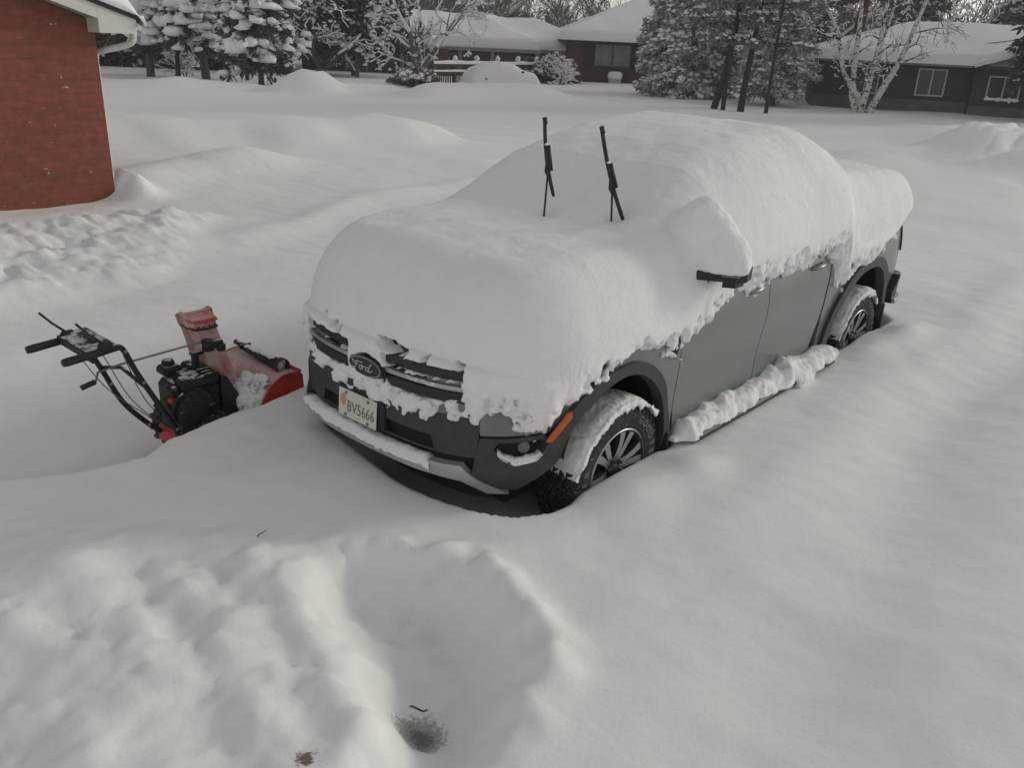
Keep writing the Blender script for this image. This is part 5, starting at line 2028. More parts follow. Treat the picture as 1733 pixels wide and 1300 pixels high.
    for s, xe in ((1, gx0 - .05), (-1, gx1 + .05)):
        rk.prism([(xe, 2.27), (gp, 2.34 + hgt), (gp, 2.42 + hgt), (xe, 2.35)], 'y', yf, 2.6)
    k_ = rk.build('wing_roof', 'eave_dark', t)
    nu, nv = 40, 30
    V = []
    for i in range(nu):
        q = i / (nu - 1)
        x = gx0 - .12 + (gx1 - gx0 + .24) * q
        zb_ = 2.35 + hgt * (1 - abs(q - .5) * 2)
        e = min(1, min(q, 1 - q) / .05)
        for j in range(nv):
            y = yf - .02 + 5.5 * j / (nv - 1)
            e2 = min(1, j / 3)
            tk = .34 * math.sqrt(max(0, 1 - (1 - e) ** 2)) * (.25 + .75 * math.sqrt(1 - (1 - e2) ** 2))
            V.append((x, y, zb_ + tk + .02 * float(n2(x, y, 121))))
    grid_mesh('wing_roof_snow', np.array(V), nu, nv, 'roof_snow', k_)
    V = []
    for i in range(nu):
        q = i / (nu - 1)
        x = gx0 - .12 + (gx1 - gx0 + .24) * q
        zb_ = 2.35 + hgt * (1 - abs(q - .5) * 2)
        e = min(1, min(q, 1 - q) / .05)
        tk = .34 * math.sqrt(max(0, 1 - (1 - e) ** 2)) * .25
        V += [(x, yf - .02, zb_ + tk), (x, yf - .03, zb_ - .03 + .02 * float(n2(x * 6, 0, 122)))]
    MB().add(V, [(2 * i, 2 * i + 2, 2 * i + 3, 2 * i + 1) for i in range(nu - 1)]).build('rake_snow', 'roof_snow', k_)
    window(f, 1.55, 2.65, 1.02, 2.14, 0, t, 2, sill=False)
    window(f, 4.15, 5.30, 1.06, 2.16, 0, t, 2, sill=False)
    w = window(f, L + .55, L + 1.80, 1.06, 2.02, -.6, t, 2, sill=False)
    sn = MB()
    for k in range(14):
        q = k / 13
        sn.blob((L + .62 + 1.12 * q, -.70, 1.12), (.09, .045, .05 + .05 * abs(float(n2(k * 1.3, 0, 7)))), k, .4, 8, 6)
    sn.build('window_snow', 'roof_snow', w)
    wl2 = MB().box((L + 3.0, -.61, 1.2), (6.0, .02, 2.38)).build('wing_wall', 'brick_brown', t)

    # --- fence with snow on its rails, one run
    P0, P1 = np.array([28.75, 30.3, -.1]), np.array([36.4, 30.0, -.15])
    d = (P1 - P0)[:2]
    Ln = float(np.linalg.norm(d))
    f = Fr(P0, d)
    t = f.root('wooden_fence', 'reddish wooden fence with thick snow on its rails in front of the maroon ranch house', 'fence')
    npost = 6
    for k in range(npost):
        x = Ln * k / (npost - 1)
        po = MB().box((x, 0, .55), (.13, .13, 1.25)).build('post', 'woodred', t)
        MB().blob((x, 0, 1.24), (.13, .13, .16), k, .3, 10, 7).build('post_snow', 'tree_snow', po)
    for z in (.55, .92):
        rl = MB().box((Ln / 2, -.07, z), (Ln, .05, .13)).build('rail', 'woodred', t)
        nu = 90
        V = []
        for i in range(nu):
            x = Ln * i / (nu - 1)
            hh = (.15 if z > .8 else .10) * (1 + .25 * float(n2(x * 1.7, z, 131)))
            for a in np.linspace(0, PI, 8):
                V.append((x, -.07 - .085 * math.cos(a), z + .06 + hh * math.sin(a) ** .7))
        grid_mesh('rail_snow', np.array(V), nu, 8, 'tree_snow', rl)
    pk = MB()
    xk = .12
    for k in range(60):
        x = .12 + k * .125
        if x > Ln:
            break
        pk.box((x, -.02, .35), (.055, .03, .85))
    pk.build('picket_panel', 'woodred', t)


def build_buried_car():
    """a parked car under a full cover of snow"""
    o = (31.2, 27.9, -.12)
    t = empty('buried_car', o, 'parked car buried under a smooth dome of snow beside the wooden fence', 'car')
    t.rotation_euler = (0, 0, math.atan2(-.42, .91))
    t.scale = (.86, .86, .92)
    L, Wd = 4.3, 1.9
    h = .05
    xs = np.arange(-2.5, 2.55, h)
    ys = np.arange(-1.3, 1.35, h)
    zs = np.arange(-.2, 1.75, h)
    X, Y, Z = np.meshgrid(xs, ys, zs, indexing='ij')
    prof = np.interp(X, [-2.3, -2.1, -1.7, -1.0, -.3, .5, .9, 1.25, 1.5, 1.9, 2.2], [.55, .80, 1.02, 1.22, 1.36, 1.30, 1.12, .93, .90, .84, .62])
    ex = np.clip((2.25 - np.abs(X)) / .5, 0, 1)
    ey = np.clip((1.08 - np.abs(Y)) / .62, 0, 1)
    H = prof * (1 - (1 - ey) ** 2.4) ** .5 * (1 - (1 - ex) ** 2.6) ** .5
    F = Z - H - .03 * n3(X * 1.4, Y * 1.4, Z * 1.4, 141)
    F = np.maximum(F, np.maximum(np.abs(X) - 2.3, np.abs(Y) - 1.1))
    F[:, :, 0] = 1
    V, Q = surface_nets(F.astype(np.float32), (xs[0], ys[0], zs[0]), h)
    np_mesh('snow_cover', V, Q, 'roof_snow', t)
    MB().rbox((0, 0, .42), (4.05, 1.72, .5), .1).build('body', 'cladding', t)
    for y in (-1.0, 1.0):
        MB().rbox((.95, y * 1.06, .88), (.16, .14, .10), .03).build('wing_mirror', 'black', t)
    for x in (-1.3, 1.3):
        for y in (-.82, .82):
            MB().lathe([(.0, -.1), (.3, -.1), (.3, .1), (0, .1)], 20, 'y', (x, y, .25)).build('wheel', 'rubber', t)
    MB().rbox((-1.3, -1.06, .50), (.14, .05, .05), .01).build('door_handle', 'black', t)


def build_small_things():
    # snow-capped bin under the picture window
    t = empty('garden_bin', (42.2, 28.75, -.22), 'round pale bin with a snow cap below the picture window', 'bin')
    b = MB().lathe([(.0, 0), (.37, 0), (.40, .5), (0, .5)], 24, 'z').build('bin_body', 'siding', t)
    MB().lathe([(.39, .40), (.43, .42), (.44, .62), (.40, .74), (.24, .80), (0, .81)], 24, 'z').build('snow_cap', 'roof_snow', b)
    # a twig poking out of the foreground snow
    M['twig'] = mat_plain('dead_twig', (.03, .025, .022), .9)
    tw = MB().tube([(-.855, -.262, .455), (-.842, -.275, .475), (-.832, -.285, .482), (-.823, -.30, .50)], [.0025, .002, .002, .001], 5)
    tag(tw.build('twig', 'twig'), 'tiny dark twig sticking out of the lumpy foreground snow', 'twig')
    pts = []  # dark tube on the surface, standing in for a shaded crack in the snow
    for q in np.linspace(0, 1, 9):
        x, y = -.868 + .050 * q, -1.283 - .056 * q + .006 * math.sin(q * 8)
        pts.append((x, y, float(ground_h(x, y)) + .004))
    tag(MB().tube(pts, [.001, .002, .003, .0025, .003, .003, .003, .003, .0015], 6).build('fallen_stick', 'twig'), 'short dark stick lying in the shovelled hollow near the bare dirt', 'stick')
    # service wire across the front of the right-hand house
    M['wire'] = mat_plain('black_wire', (.05, .05, .05), .7)
    a, b_ = np.array([37.0, 12.6, 2.35]), np.array([44.5, 2.0, 4.6])
    pts = []
    for q in np.linspace(0, 1, 20):
        p = a + (b_ - a) * q
        p[2] -= .35 * 4 * q * (1 - q)
        pts.append(p)
    o = MB().tube(pts, .018, 5).build('overhead_wire', 'wire')
    tag(o, 'thin sagging black service wire crossing in front of the brown bungalow roof', 'wire')


def build_haze():
    """thin frosty air: one even, closed volume round the whole place"""
    m = bpy.data.materials.new('frosty_air')
    m.use_nodes = True
    nt = m.node_tree
    nt.nodes.remove(nt.nodes['Principled BSDF'])
    v = nt.nodes.new('ShaderNodeVolumePrincipled')
    v.inputs['Color'].default_value = (.86, .86, .87, 1)
    v.inputs['Density'].default_value = HAZE
    nt.links.new(v.outputs[0], nt.nodes['Material Output'].inputs['Volume'])
    M['haze'] = m
    o = MB().box((197, 132, 3.5), (470, 600, 25)).build('haze', 'haze')
    o['kind'] = 'stuff'


HAZE = .0016
# ------------------------------------------------------------------ trees
class NG:
    """numpy geometry pile: quads only"""

    def __init__(s):
        s.V, s.F, s.n = [], [], 0

    def add(s, V, F):
        s.V.append(np.asarray(V, np.float32).reshape(-1, 3))
        s.F.append(np.asarray(F, np.int64) + s.n)
        s.n += len(s.V[-1])

    def build(s, name, mat, parent=None, loc=None, smooth=True):
        return np_mesh(name, np.vstack(s.V), np.vstack(s.F), mat, parent, loc, smooth)


def segs_tubes(ng, A, B, ra, rb, n=4):
    """many straight tapered tubes at once (rows of A to rows of B)"""
    A, B = np.asarray(A, float), np.asarray(B, float)
    ra, rb = np.asarray(ra, float), np.asarray(rb, float)
    d = B - A
    d /= np.linalg.norm(d, axis=1)[:, None] + 1e-9
    ref = np.where(np.abs(d[:, 2:3]) < .9, np.array([[0, 0, 1.]]), np.array([[1., 0, 0]]))
    u = np.cross(d, ref)
    u /= np.linalg.norm(u, axis=1)[:, None] + 1e-9
    w = np.cross(u, d)
    th = 2 * PI * np.arange(n) / n
    ring = u[:, None] * np.cos(th)[None, :, None] + w[:, None] * np.sin(th)[None, :, None]
    V = np.concatenate([A[:, None] + ring * ra[:, None, None], B[:, None] + ring * rb[:, None, None]], 1)
    m = len(A)
    k = np.arange(n)
    f = np.stack([k, (k + 1) % n, (k + 1) % n + n, k + n], 1)
    F = (np.arange(m)[:, None, None] * 2 * n + f[None]).reshape(-1, 4)
    ng.add(V.reshape(-1, 3), F)


_SPH = None


def blobs(ng, C, rx, rz, g, D=None, stretch=1.0, rough=.28):
    """many small lumps of lying snow; D stretches each along its branch"""
    nu, nv = 7, 4
    ph = PI * np.arange(nv + 1) / nv
    th = 2 * PI * np.arange(nu) / nu
    S = np.stack([np.sin(ph)[:, None] * np.cos(th)[None], np.sin(ph)[:, None] * np.sin(th)[None], np.cos(ph)[:, None] * np.ones(nu)[None]], -1).reshape(-1, 3)
    C = np.asarray(C, float)
    m = len(C)
    jit = 1 + rough * g.standard_normal((m, len(S)))
    rx = np.broadcast_to(rx, (m,))
    rz = np.broadcast_to(rz, (m,))
    P = S[None] * jit[:, :, None]
    P = P * np.stack([rx, rx, rz], 1)[:, None]
    P[:, :, 2] = np.maximum(P[:, :, 2], -.45 * rz[:, None])
    if D is not None:
        D = np.asarray(D, float)
        k = (P * D[:, None]).sum(-1)
        P = P + D[:, None] * (k * (stretch - 1))[..., None]
    V = C[:, None] + P
    f = []
    for j in range(nv):
        for i in range(nu):
            f.append((j * nu + i, (j + 1) * nu + i, (j + 1) * nu + (i + 1) % nu, j * nu + (i + 1) % nu))
    F = (np.arange(m)[:, None, None] * len(S) + np.array(f)[None]).reshape(-1, 4)
    ng.add(V.reshape(-1, 3), F)


def needles(ng, C, D, g, n=14, lmin=.14, lmax=.34, w=.05, spread=.9, sag=-.35):
    """tufts: short narrow blades that spray from each point"""
    C = np.repeat(np.asarray(C, float), n, 0)
    D = np.repeat(np.asarray(D, float), n, 0)
    d = D + spread * g.standard_normal(D.shape)
    d[:, 2] += sag
    d /= np.linalg.norm(d, axis=1)[:, None] + 1e-9
    L = g.uniform(lmin, lmax, len(C))[:, None]
    s = np.cross(d, g.standard_normal(D.shape))
    s /= np.linalg.norm(s, axis=1)[:, None] + 1e-9
    W = w * g.uniform(.6, 1.4, len(C))[:, None]
    C = C + .06 * g.standard_normal(C.shape)
    V = np.stack([C - s * W * .5, C + d * L * .55 - s * W, C + d * L, C + d * L * .55 + s * W], 1)
    F = np.arange(len(C) * 4).reshape(-1, 4)
    ng.add(V.reshape(-1, 3), F)


def conifer(name, label, loc, h, r, seed, base=.6, group=None, pads=1.0, padsize=.22, trunk_r=.14, lean=(0, 0), droop=.35, gap=.42, dens=1.0, shape=1.0, nd=13, mat='needle',
            nl=(.14, .34), nw=.05, top_open=0.0, cat='conifer tree', bark='bark', ntk=1):
    g = np.random.default_rng(seed)
    t = empty(name, loc, label, cat, group)
    tr = NG()
    N = 8
    zz = np.linspace(-.5, h, N)
    sway = np.cumsum(g.standard_normal((N, 2)) * .03, 0)
    cen = np.stack([lean[0] * zz / h + sway[:, 0], lean[1] * zz / h + sway[:, 1], zz], 1)
    rr = trunk_r * (1 - .88 * np.clip(zz / h, 0, 1)) * np.where(zz < .1, 1.25, 1)
    segs_tubes(tr, cen[:-1], cen[1:], rr[:-1], rr[1:], 9)
    at = lambda z: np.array([np.interp(z, zz, cen[:, 0]), np.interp(z, zz, cen[:, 1]), z])
    nd_ng, sn, br = NG(), NG(), NG()
    C, D, S, SD, SR = [], [], [], [], []
    BA, BB, BR1, BR2 = [], [], [], []
    z = base
    while z < h * .985:
        q = (z - base) / (h - base)
        R_ = r * (1 - q) ** (.75 * shape) * (.75 + .25 * min(1, q * 6 + .3))
        nb = max(4, int((5 + 3.2 * R_) * dens))
        a0 = g.uniform(0, 6.28)
        for k in range(nb):
            a = a0 + 2 * PI * k / nb + g.normal() * .2
            L = max(.22, R_ * g.uniform(.68, 1.12))
            p = at(z) + np.array([0, 0, g.normal() * .12])
            dr = np.array([math.cos(a), math.sin(a), 0])
            steps = max(2, int(L / .24))
            prev = p
            for s_ in range(1, steps + 1):
                f_ = s_ / steps
                pt = p + dr * L * f_ + np.array([0, 0, L * (.16 * f_ - droop * 1.25 * f_ * f_)]) + g.normal(size=3) * .03
                BA.append(prev)
                BB.append(pt)
                b0 = .012 + .012 * L
                BR1.append(b0 * (1.15 - (s_ - 1) / steps))
                BR2.append(b0 * (1.1 - f_))
                dd = pt - prev
                dd /= np.linalg.norm(dd) + 1e-9
                if f_ > top_open:
                    wid = .30 * L * (1 - f_ * .75) * math.sin(min(1, f_ * 2.2) * PI / 2)
                    side = np.array([-dr[1], dr[0], 0])
                    for o_ in ((-1, 0, 1) if wid > .16 else (0,)):
                        c = pt + side * o_ * wid * g.uniform(.6, 1.1) + np.array([0, 0, -.05 * abs(o_)])
                        C.append(c)
                        D.append(dd + side * o_ * .8)
                        if g.random() < .62 * pads:
                            S.append(c + np.array([0, 0, .05]))
                            SD.append(dd)
                            SR.append(padsize * g.uniform(.55, 1.25) * (1.15 - .4 * f_) * (.6 + .5 * min(1, L)))
                prev = pt
        z += gap * (1 - .45 * q) * g.uniform(.85, 1.15)
    needles(nd_ng, C, D, g, nd + 5, nl[0], nl[1], nw, .95, -.45)
    segs_tubes(br, BA, BB, BR1, BR2, 4)
    tk = tr.build('trunk', bark, t)
    if S:
        SR = np.array(SR)
        S, SD = np.array(S), np.array(SD)
        # sprigs that poke out through the load
        needles(nd_ng, S + np.array([0, 0, .02]), SD, g, 5, nl[0] * 1.2, nl[1] * 1.25, nw, .9, .05)
        # every load is a heap of smaller lumps, so that its outline is broken
        for q in range(6):
            rr = SR * g.uniform(.24, .62, len(SR))
            of = g.standard_normal((len(SR), 3)) * SR[:, None] * np.array([.66, .66, .24])
            blobs(sn, S + of, rr, rr * g.uniform(.5, .8, len(SR)), g, SD, 1.3, .26)
    cr = nd_ng.build('crown', mat, t, smooth=False)
    br.build('branches', bark, cr)
    if S is not None and len(S):
        sn.build('snow_load', 'tree_snow', cr)
    return t


def grow(g, p, d, L, r, depth, out, spread=.55, up=.12, kids=(2, 3), taper=.66, bend=.22):
    """recursive limb: list of (a, b, ra, rb, depth)"""
    n = 3 if depth > 1 else 2
    pts = [np.array(p, float)]
    dd = np.array(d, float)
    for i in range(n):
        dd = dd + g.normal(size=3) * bend * .5 + np.array([0, 0, up * .3])
        dd /= np.linalg.norm(dd)
        pts.append(pts[-1] + dd * L / n)
    rs = np.linspace(r, r * taper, n + 1)
    for i in range(n):
        out.append((pts[i], pts[i + 1], rs[i], rs[i + 1], depth))
    if depth <= 0:
        return
    k = g.integers(kids[0], kids[1] + 1)
    for j in range(k):
        q = 1.0 if j == 0 else g.uniform(.35, 1.0)
        i = min(n - 1, int(q * n))
        f = q * n - i
        pos = pts[i] + (pts[i + 1] - pts[i]) * f
        nd = dd + g.normal(size=3) * (spread * (.55 if j == 0 else 1.15))
        nd /= np.linalg.norm(nd)
        grow(g, pos, nd, L * g.uniform(.58, .85), rs[-1] * (.92 if j == 0 else .72), depth - 1, out, spread, up, kids, taper, bend)


def limbs_to_mesh(S, ng, snow, g, sides=5, snow_min=.0, snow_k=.9, snow_add=.010, keep=.85, minr=.006):
    A = np.array([s[0] for s in S])
    B = np.array([s[1] for s in S])
    ra = np.maximum([s[2] for s in S], minr)
    rb = np.maximum([s[3] for s in S], minr)
    segs_tubes(ng, A, B, ra, rb, sides)
    if snow is not None:
        d = B - A
        L = np.linalg.norm(d, axis=1)
        flat = np.abs(d[:, 2]) / (L + 1e-9) < .86
        m = flat & (g.random(len(A)) < keep)
        up = np.zeros((m.sum(), 3))
        up[:, 2] = 1
        o = (ra[m] * .75 + snow_add * .5)[:, None] * up
        o2 = (rb[m] * .75 + snow_add * .5)[:, None] * up
        k = g.uniform(.7, 1.5, m.sum())
        segs_tubes(snow, A[m] + o, B[m] + o2, (ra[m] * snow_k + snow_add) * k, (rb[m] * snow_k + snow_add) * k, 5)


def bare_tree(name, label, loc, seed, h=7, r=.16, depth=6, stems=None, group=None, bark='bark', spread=.55, up=.14, snow=True, kids=(2, 3), snow_add=.012, minr=.007, cat='bare tree', keep=.85, clumps=0):
    g = np.random.default_rng(seed)
    t = empty(name, loc, label, cat, group)
    tr, br, sn = NG(), NG(), NG()
    T, Bn = [], []
    for st in (stems or [((0, 0, -.4), (0, 0, 1), h * .32, r)]):
        S = []
        grow(g, st[0], st[1], st[2], st[3], depth, S, spread, up, kids)
        for s in S:
            (T if s[4] >= depth else Bn).append(s)
    limbs_to_mesh(T, tr, sn if snow else None, g, 9, keep=keep, snow_add=snow_add)
    limbs_to_mesh(Bn, br, sn if snow else None, g, 5, keep=keep, snow_add=snow_add, minr=minr)
    tr.build('trunk', bark, t)
    b = br.build('branches', bark, t)
    if clumps and snow:
        E = np.array([s[1] for s in Bn if s[4] <= 1])
        pick = E[g.random(len(E)) < clumps]
        R_ = g.uniform(.04, .10, len(pick))
        blobs(sn, pick, R_, R_ * .7, g)
    if snow and sn.V:
        sn.build('snow_load', 'tree_snow', b)
    return t


def copy_tree(o, loc, rz, sc, label, parent=None):
    c = o.copy()
    COL.objects.link(c)
    if parent is None:
        c.location = loc
        c.rotation_euler = (0, 0, rz)
        c.scale = (sc, sc, sc)
        c['label'] = label
    else:
        c.parent = parent
    for ch in o.children:
        copy_tree(ch, None, 0, 1, None, c)
    return c


def shrub(name, label, loc, seed, w, h, mat='needle', n=260, snowy=.5, cat='shrub', pad=.12, flat=1.0):
    """a rounded evergreen bush: tufts through its volume, snow on its upper side"""
    g = np.random.default_rng(seed)
    t = empty(name, loc, label, cat)
    a = g.uniform(0, 2 * PI, n)
    ph = np.arccos(g.uniform(0, 1, n))
    q = g.uniform(.55, 1.0, n) ** .6
    rad = q * (1 + .22 * n3(np.cos(a) * 2 + seed, np.sin(a) * 2, ph * 2, 171))
    D = np.stack([np.sin(ph) * np.cos(a), np.sin(ph) * np.sin(a), np.cos(ph)], 1)
    C = D * rad[:, None] * np.array([w / 2, w / 2 * flat, h]) + np.array([0, 0, .04])
    ng, sn, st = NG(), NG(), NG()
    needles(ng, C, D, g, 12, .10, .24, .035, .7, -.05)
    k = g.integers(5, 9)
    ends = C[g.integers(0, n, 24)] * .9
    segs_tubes(st, np.tile([[0, 0, -.1]], (24, 1)), ends, np.full(24, .02), np.full(24, .006), 4)
    cr = ng.build('foliage', mat, t, smooth=False)
    st.build('stems', 'bark', t)
    m = (D[:, 2] > .30) & (g.random(n) < snowy)
    R_ = g.uniform(.6, 1.4, m.sum()) * pad
    blobs(sn, C[m] + np.array([0, 0, .08]), R_, R_ * .6, g)
    sn.build('snow_load', 'tree_snow', cr)
    return t


def twig_bush(name, label, loc, seed, h, n=14, snow_add=.02, spread=.35, cat='shrub', depth=3, lean=.45):
    g = np.random.default_rng(seed)
    t = empty(name, loc, label, cat)
    br, sn = NG(), NG()
    S = []
    for k in range(n):
        a = g.uniform(0, 2 * PI)
        d = np.array([math.cos(a) * lean * g.random(), math.sin(a) * lean * g.random(), 1.])
        d /= np.linalg.norm(d)
        grow(g, (g.normal() * .08, g.normal() * .08, -.1), d, h * g.uniform(.35, .5), .014, depth, S, spread, .1, (2, 3))
    limbs_to_mesh(S, br, sn, g, 4, snow_add=snow_add, minr=.006)
    E = np.array([s[1] for s in S if s[4] <= 1])
    pick = E[g.random(len(E)) < .5]
    R_ = g.uniform(.03, .08, len(pick))
    blobs(sn, pick, R_, R_ * .8, g)
    b = br.build('branches', 'bark', t)
    sn.build('snow_load', 'tree_snow', b)
    return t


def birch(loc):
    t = empty('birch_tree', loc, 'white-barked birch clump with five leaning stems in front of the brown bungalow', 'birch tree')
    g = np.random.default_rng(77)
    # stems in the picture plane across the view (right) and up, with a little depth
    rt = np.array([.66, -.75, 0])
    fw = np.array([.75, .66, 0])
    stems = [
        ([(-.05, 0, -.4), (-.35, .05, .45), (-.78, .1, 1.0), (-1.22, .2, 1.7), (-1.6, .3, 2.9), (-2.0, .4, 3.6), (-2.5, .5, 4.5), (-3.1, .6, 6.2)], .135),
        ([(-.3, .1, -.4), (-.55, .15, .4), (-.69, .2, .85), (-.78, .25, 2.2), (-.85, .3, 3.7), (-.97, .4, 4.6), (-1.2, .5, 7.0)], .165),
        ([(-.32, -.1, -.4), (-.30, -.1, .1), (-.12, -.05, 1.6), (-.02, 0, 2.8), (-.02, .05, 4.6), (.1, .2, 7.2)], .155),
        ([(.0, -.05, -.4), (.07, -.05, .1), (.32, -.1, .8), (.8, -.15, 1.95), (1.1, -.2, 3.1), (1.4, -.3, 4.6), (1.8, -.5, 7.0)], .175),
        ([(.0, 0, 2.3), (.12, .1, 2.8), (.3, .2, 3.6), (.43, .3, 4.6), (.6, .5, 6.2)], .08),
    ]
    S2, sn = [], NG()
    for k, (P, r) in enumerate(stems):
        Q = np.array([rt * a + fw * b + np.array([0, 0, c]) for a, b, c in P])
        D = crom(Q, 4)
        zz = np.linspace(0, 1, len(D))
        mb = MB().tube(D, r * (1 - .72 * zz), 10)
        mb.build('stem', 'birch_bark', t)
        # snow caught on the leaning side
        tn = np.gradient(D, axis=0)
        tn /= np.linalg.norm(tn, axis=1)[:, None]
        nrm = np.array([0, 0, 1.]) - tn * tn[:, 2:3]
        L = np.linalg.norm(nrm, axis=1)[:, None]
        nrm /= L + 1e-9
        w = np.clip(L[:, 0] * 1.6, 0, 1)
        rr = r * (1 - .72 * zz)
        kp = g.random(len(D) - 1) < .75
        a_ = (D + nrm * (rr * .6)[:, None])
        segs_tubes(sn, a_[:-1][kp], a_[1:][kp], (rr * .62 * w)[:-1][kp] + .004, (rr * .62 * w)[1:][kp] + .004, 6)
        # fine limbs
        for q in np.linspace(.38, .98, 9):
            i = int(q * (len(D) - 1))
            d = tn[i] * .5 + g.normal(size=3) * .6
            d[2] = abs(d[2]) * .4 + .15
            d /= np.linalg.norm(d)
            grow(g, D[i], d, g.uniform(.45, .85), rr[i] * .36, 3, S2, .5, -.12, (2, 3))
    # the two low boughs that hang out to the left and right
    for st in (((rt * -1.58 + np.array([0, 0, 2.8])), (-rt * .95 + np.array([0, 0, -.12])), .55, .045), ((rt * 1.38 + np.array([0, 0, 4.4])), (rt * .9 + np.array([0, 0, -.35])), .9, .04)):
        S = []
        grow(g, st[0], st[1], st[2], st[3], 4, S, .42, -.12, (2, 3))
        S2 += S
    br = NG()
    limbs_to_mesh(S2, br, sn, g, 4, snow_add=.010, keep=.35, minr=.006)
    b = br.build('branches', 'twig_dark', t)
    sn.build('snow_load', 'tree_snow', t)
    return t


def far_woods():
    """the wood behind the houses, one grey-brown mass of bare, frosted trees"""
    g = np.random.default_rng(5)
    ng, sn = NG(), NG()
    protos = []
    for k in range(6):
        S = []
        grow(g, (0, 0, -1), (0, 0, 1), 3.0, .14, 5, S, .5, .22, (2, 3))
        protos.append(S)
    n = 0
    for i in range(170):
        q = g.uniform(-.10, 1.0)
        # along an arc behind the street's far houses
        p = np.array([36, 66]) * (1 - q) + np.array([78, 4]) * q + np.array([.75, .66]) * g.uniform(-3, 14)
        S = protos[int(g.integers(0, 6))]
        sc = g.uniform(.75, 1.35)
        a = g.uniform(0, 6.28)
        ca, sa = math.cos(a), math.sin(a)
        Rm = np.array([[ca, -sa, 0], [sa, ca, 0], [0, 0, 1]]) * sc
        A = np.array([s[0] for s in S]) @ Rm.T + np.array([p[0], p[1], -.6])
        B = np.array([s[1] for s in S]) @ Rm.T + np.array([p[0], p[1], -.6])
        ra = np.maximum(np.array([s[2] for s in S]) * sc, .022)
        rb = np.maximum(np.array([s[3] for s in S]) * sc, .018)
        segs_tubes(ng, A, B, ra, rb, 3)
    o = ng.build('far_woods', 'woods', None, smooth=False)
    o['kind'] = 'stuff'
    # denser undergrowth and hedgerow at its foot
    C, D = [], []
    for i in range(5200):
        q = g.uniform(-.10, 1.0)
        p = np.array([36, 66]) * (1 - q) + np.array([78, 4]) * q + np.array([.75, .66]) * g.uniform(2, 9)
        hh = 3.6 + 1.6 * float(n2(q * 30, 1, 181)) + .8 * float(n2(q * 110, 1, 182))
        C.append((p[0], p[1], g.uniform(-.6, max(.5, hh))))
        D.append((0, 0, .6))
    u = NG()
    needles(u, C, D, g, 8, .5, 1.3, .09, .7, .1)
    o = u.build('far_thicket', 'woods', None, smooth=False)
    o['kind'] = 'stuff'


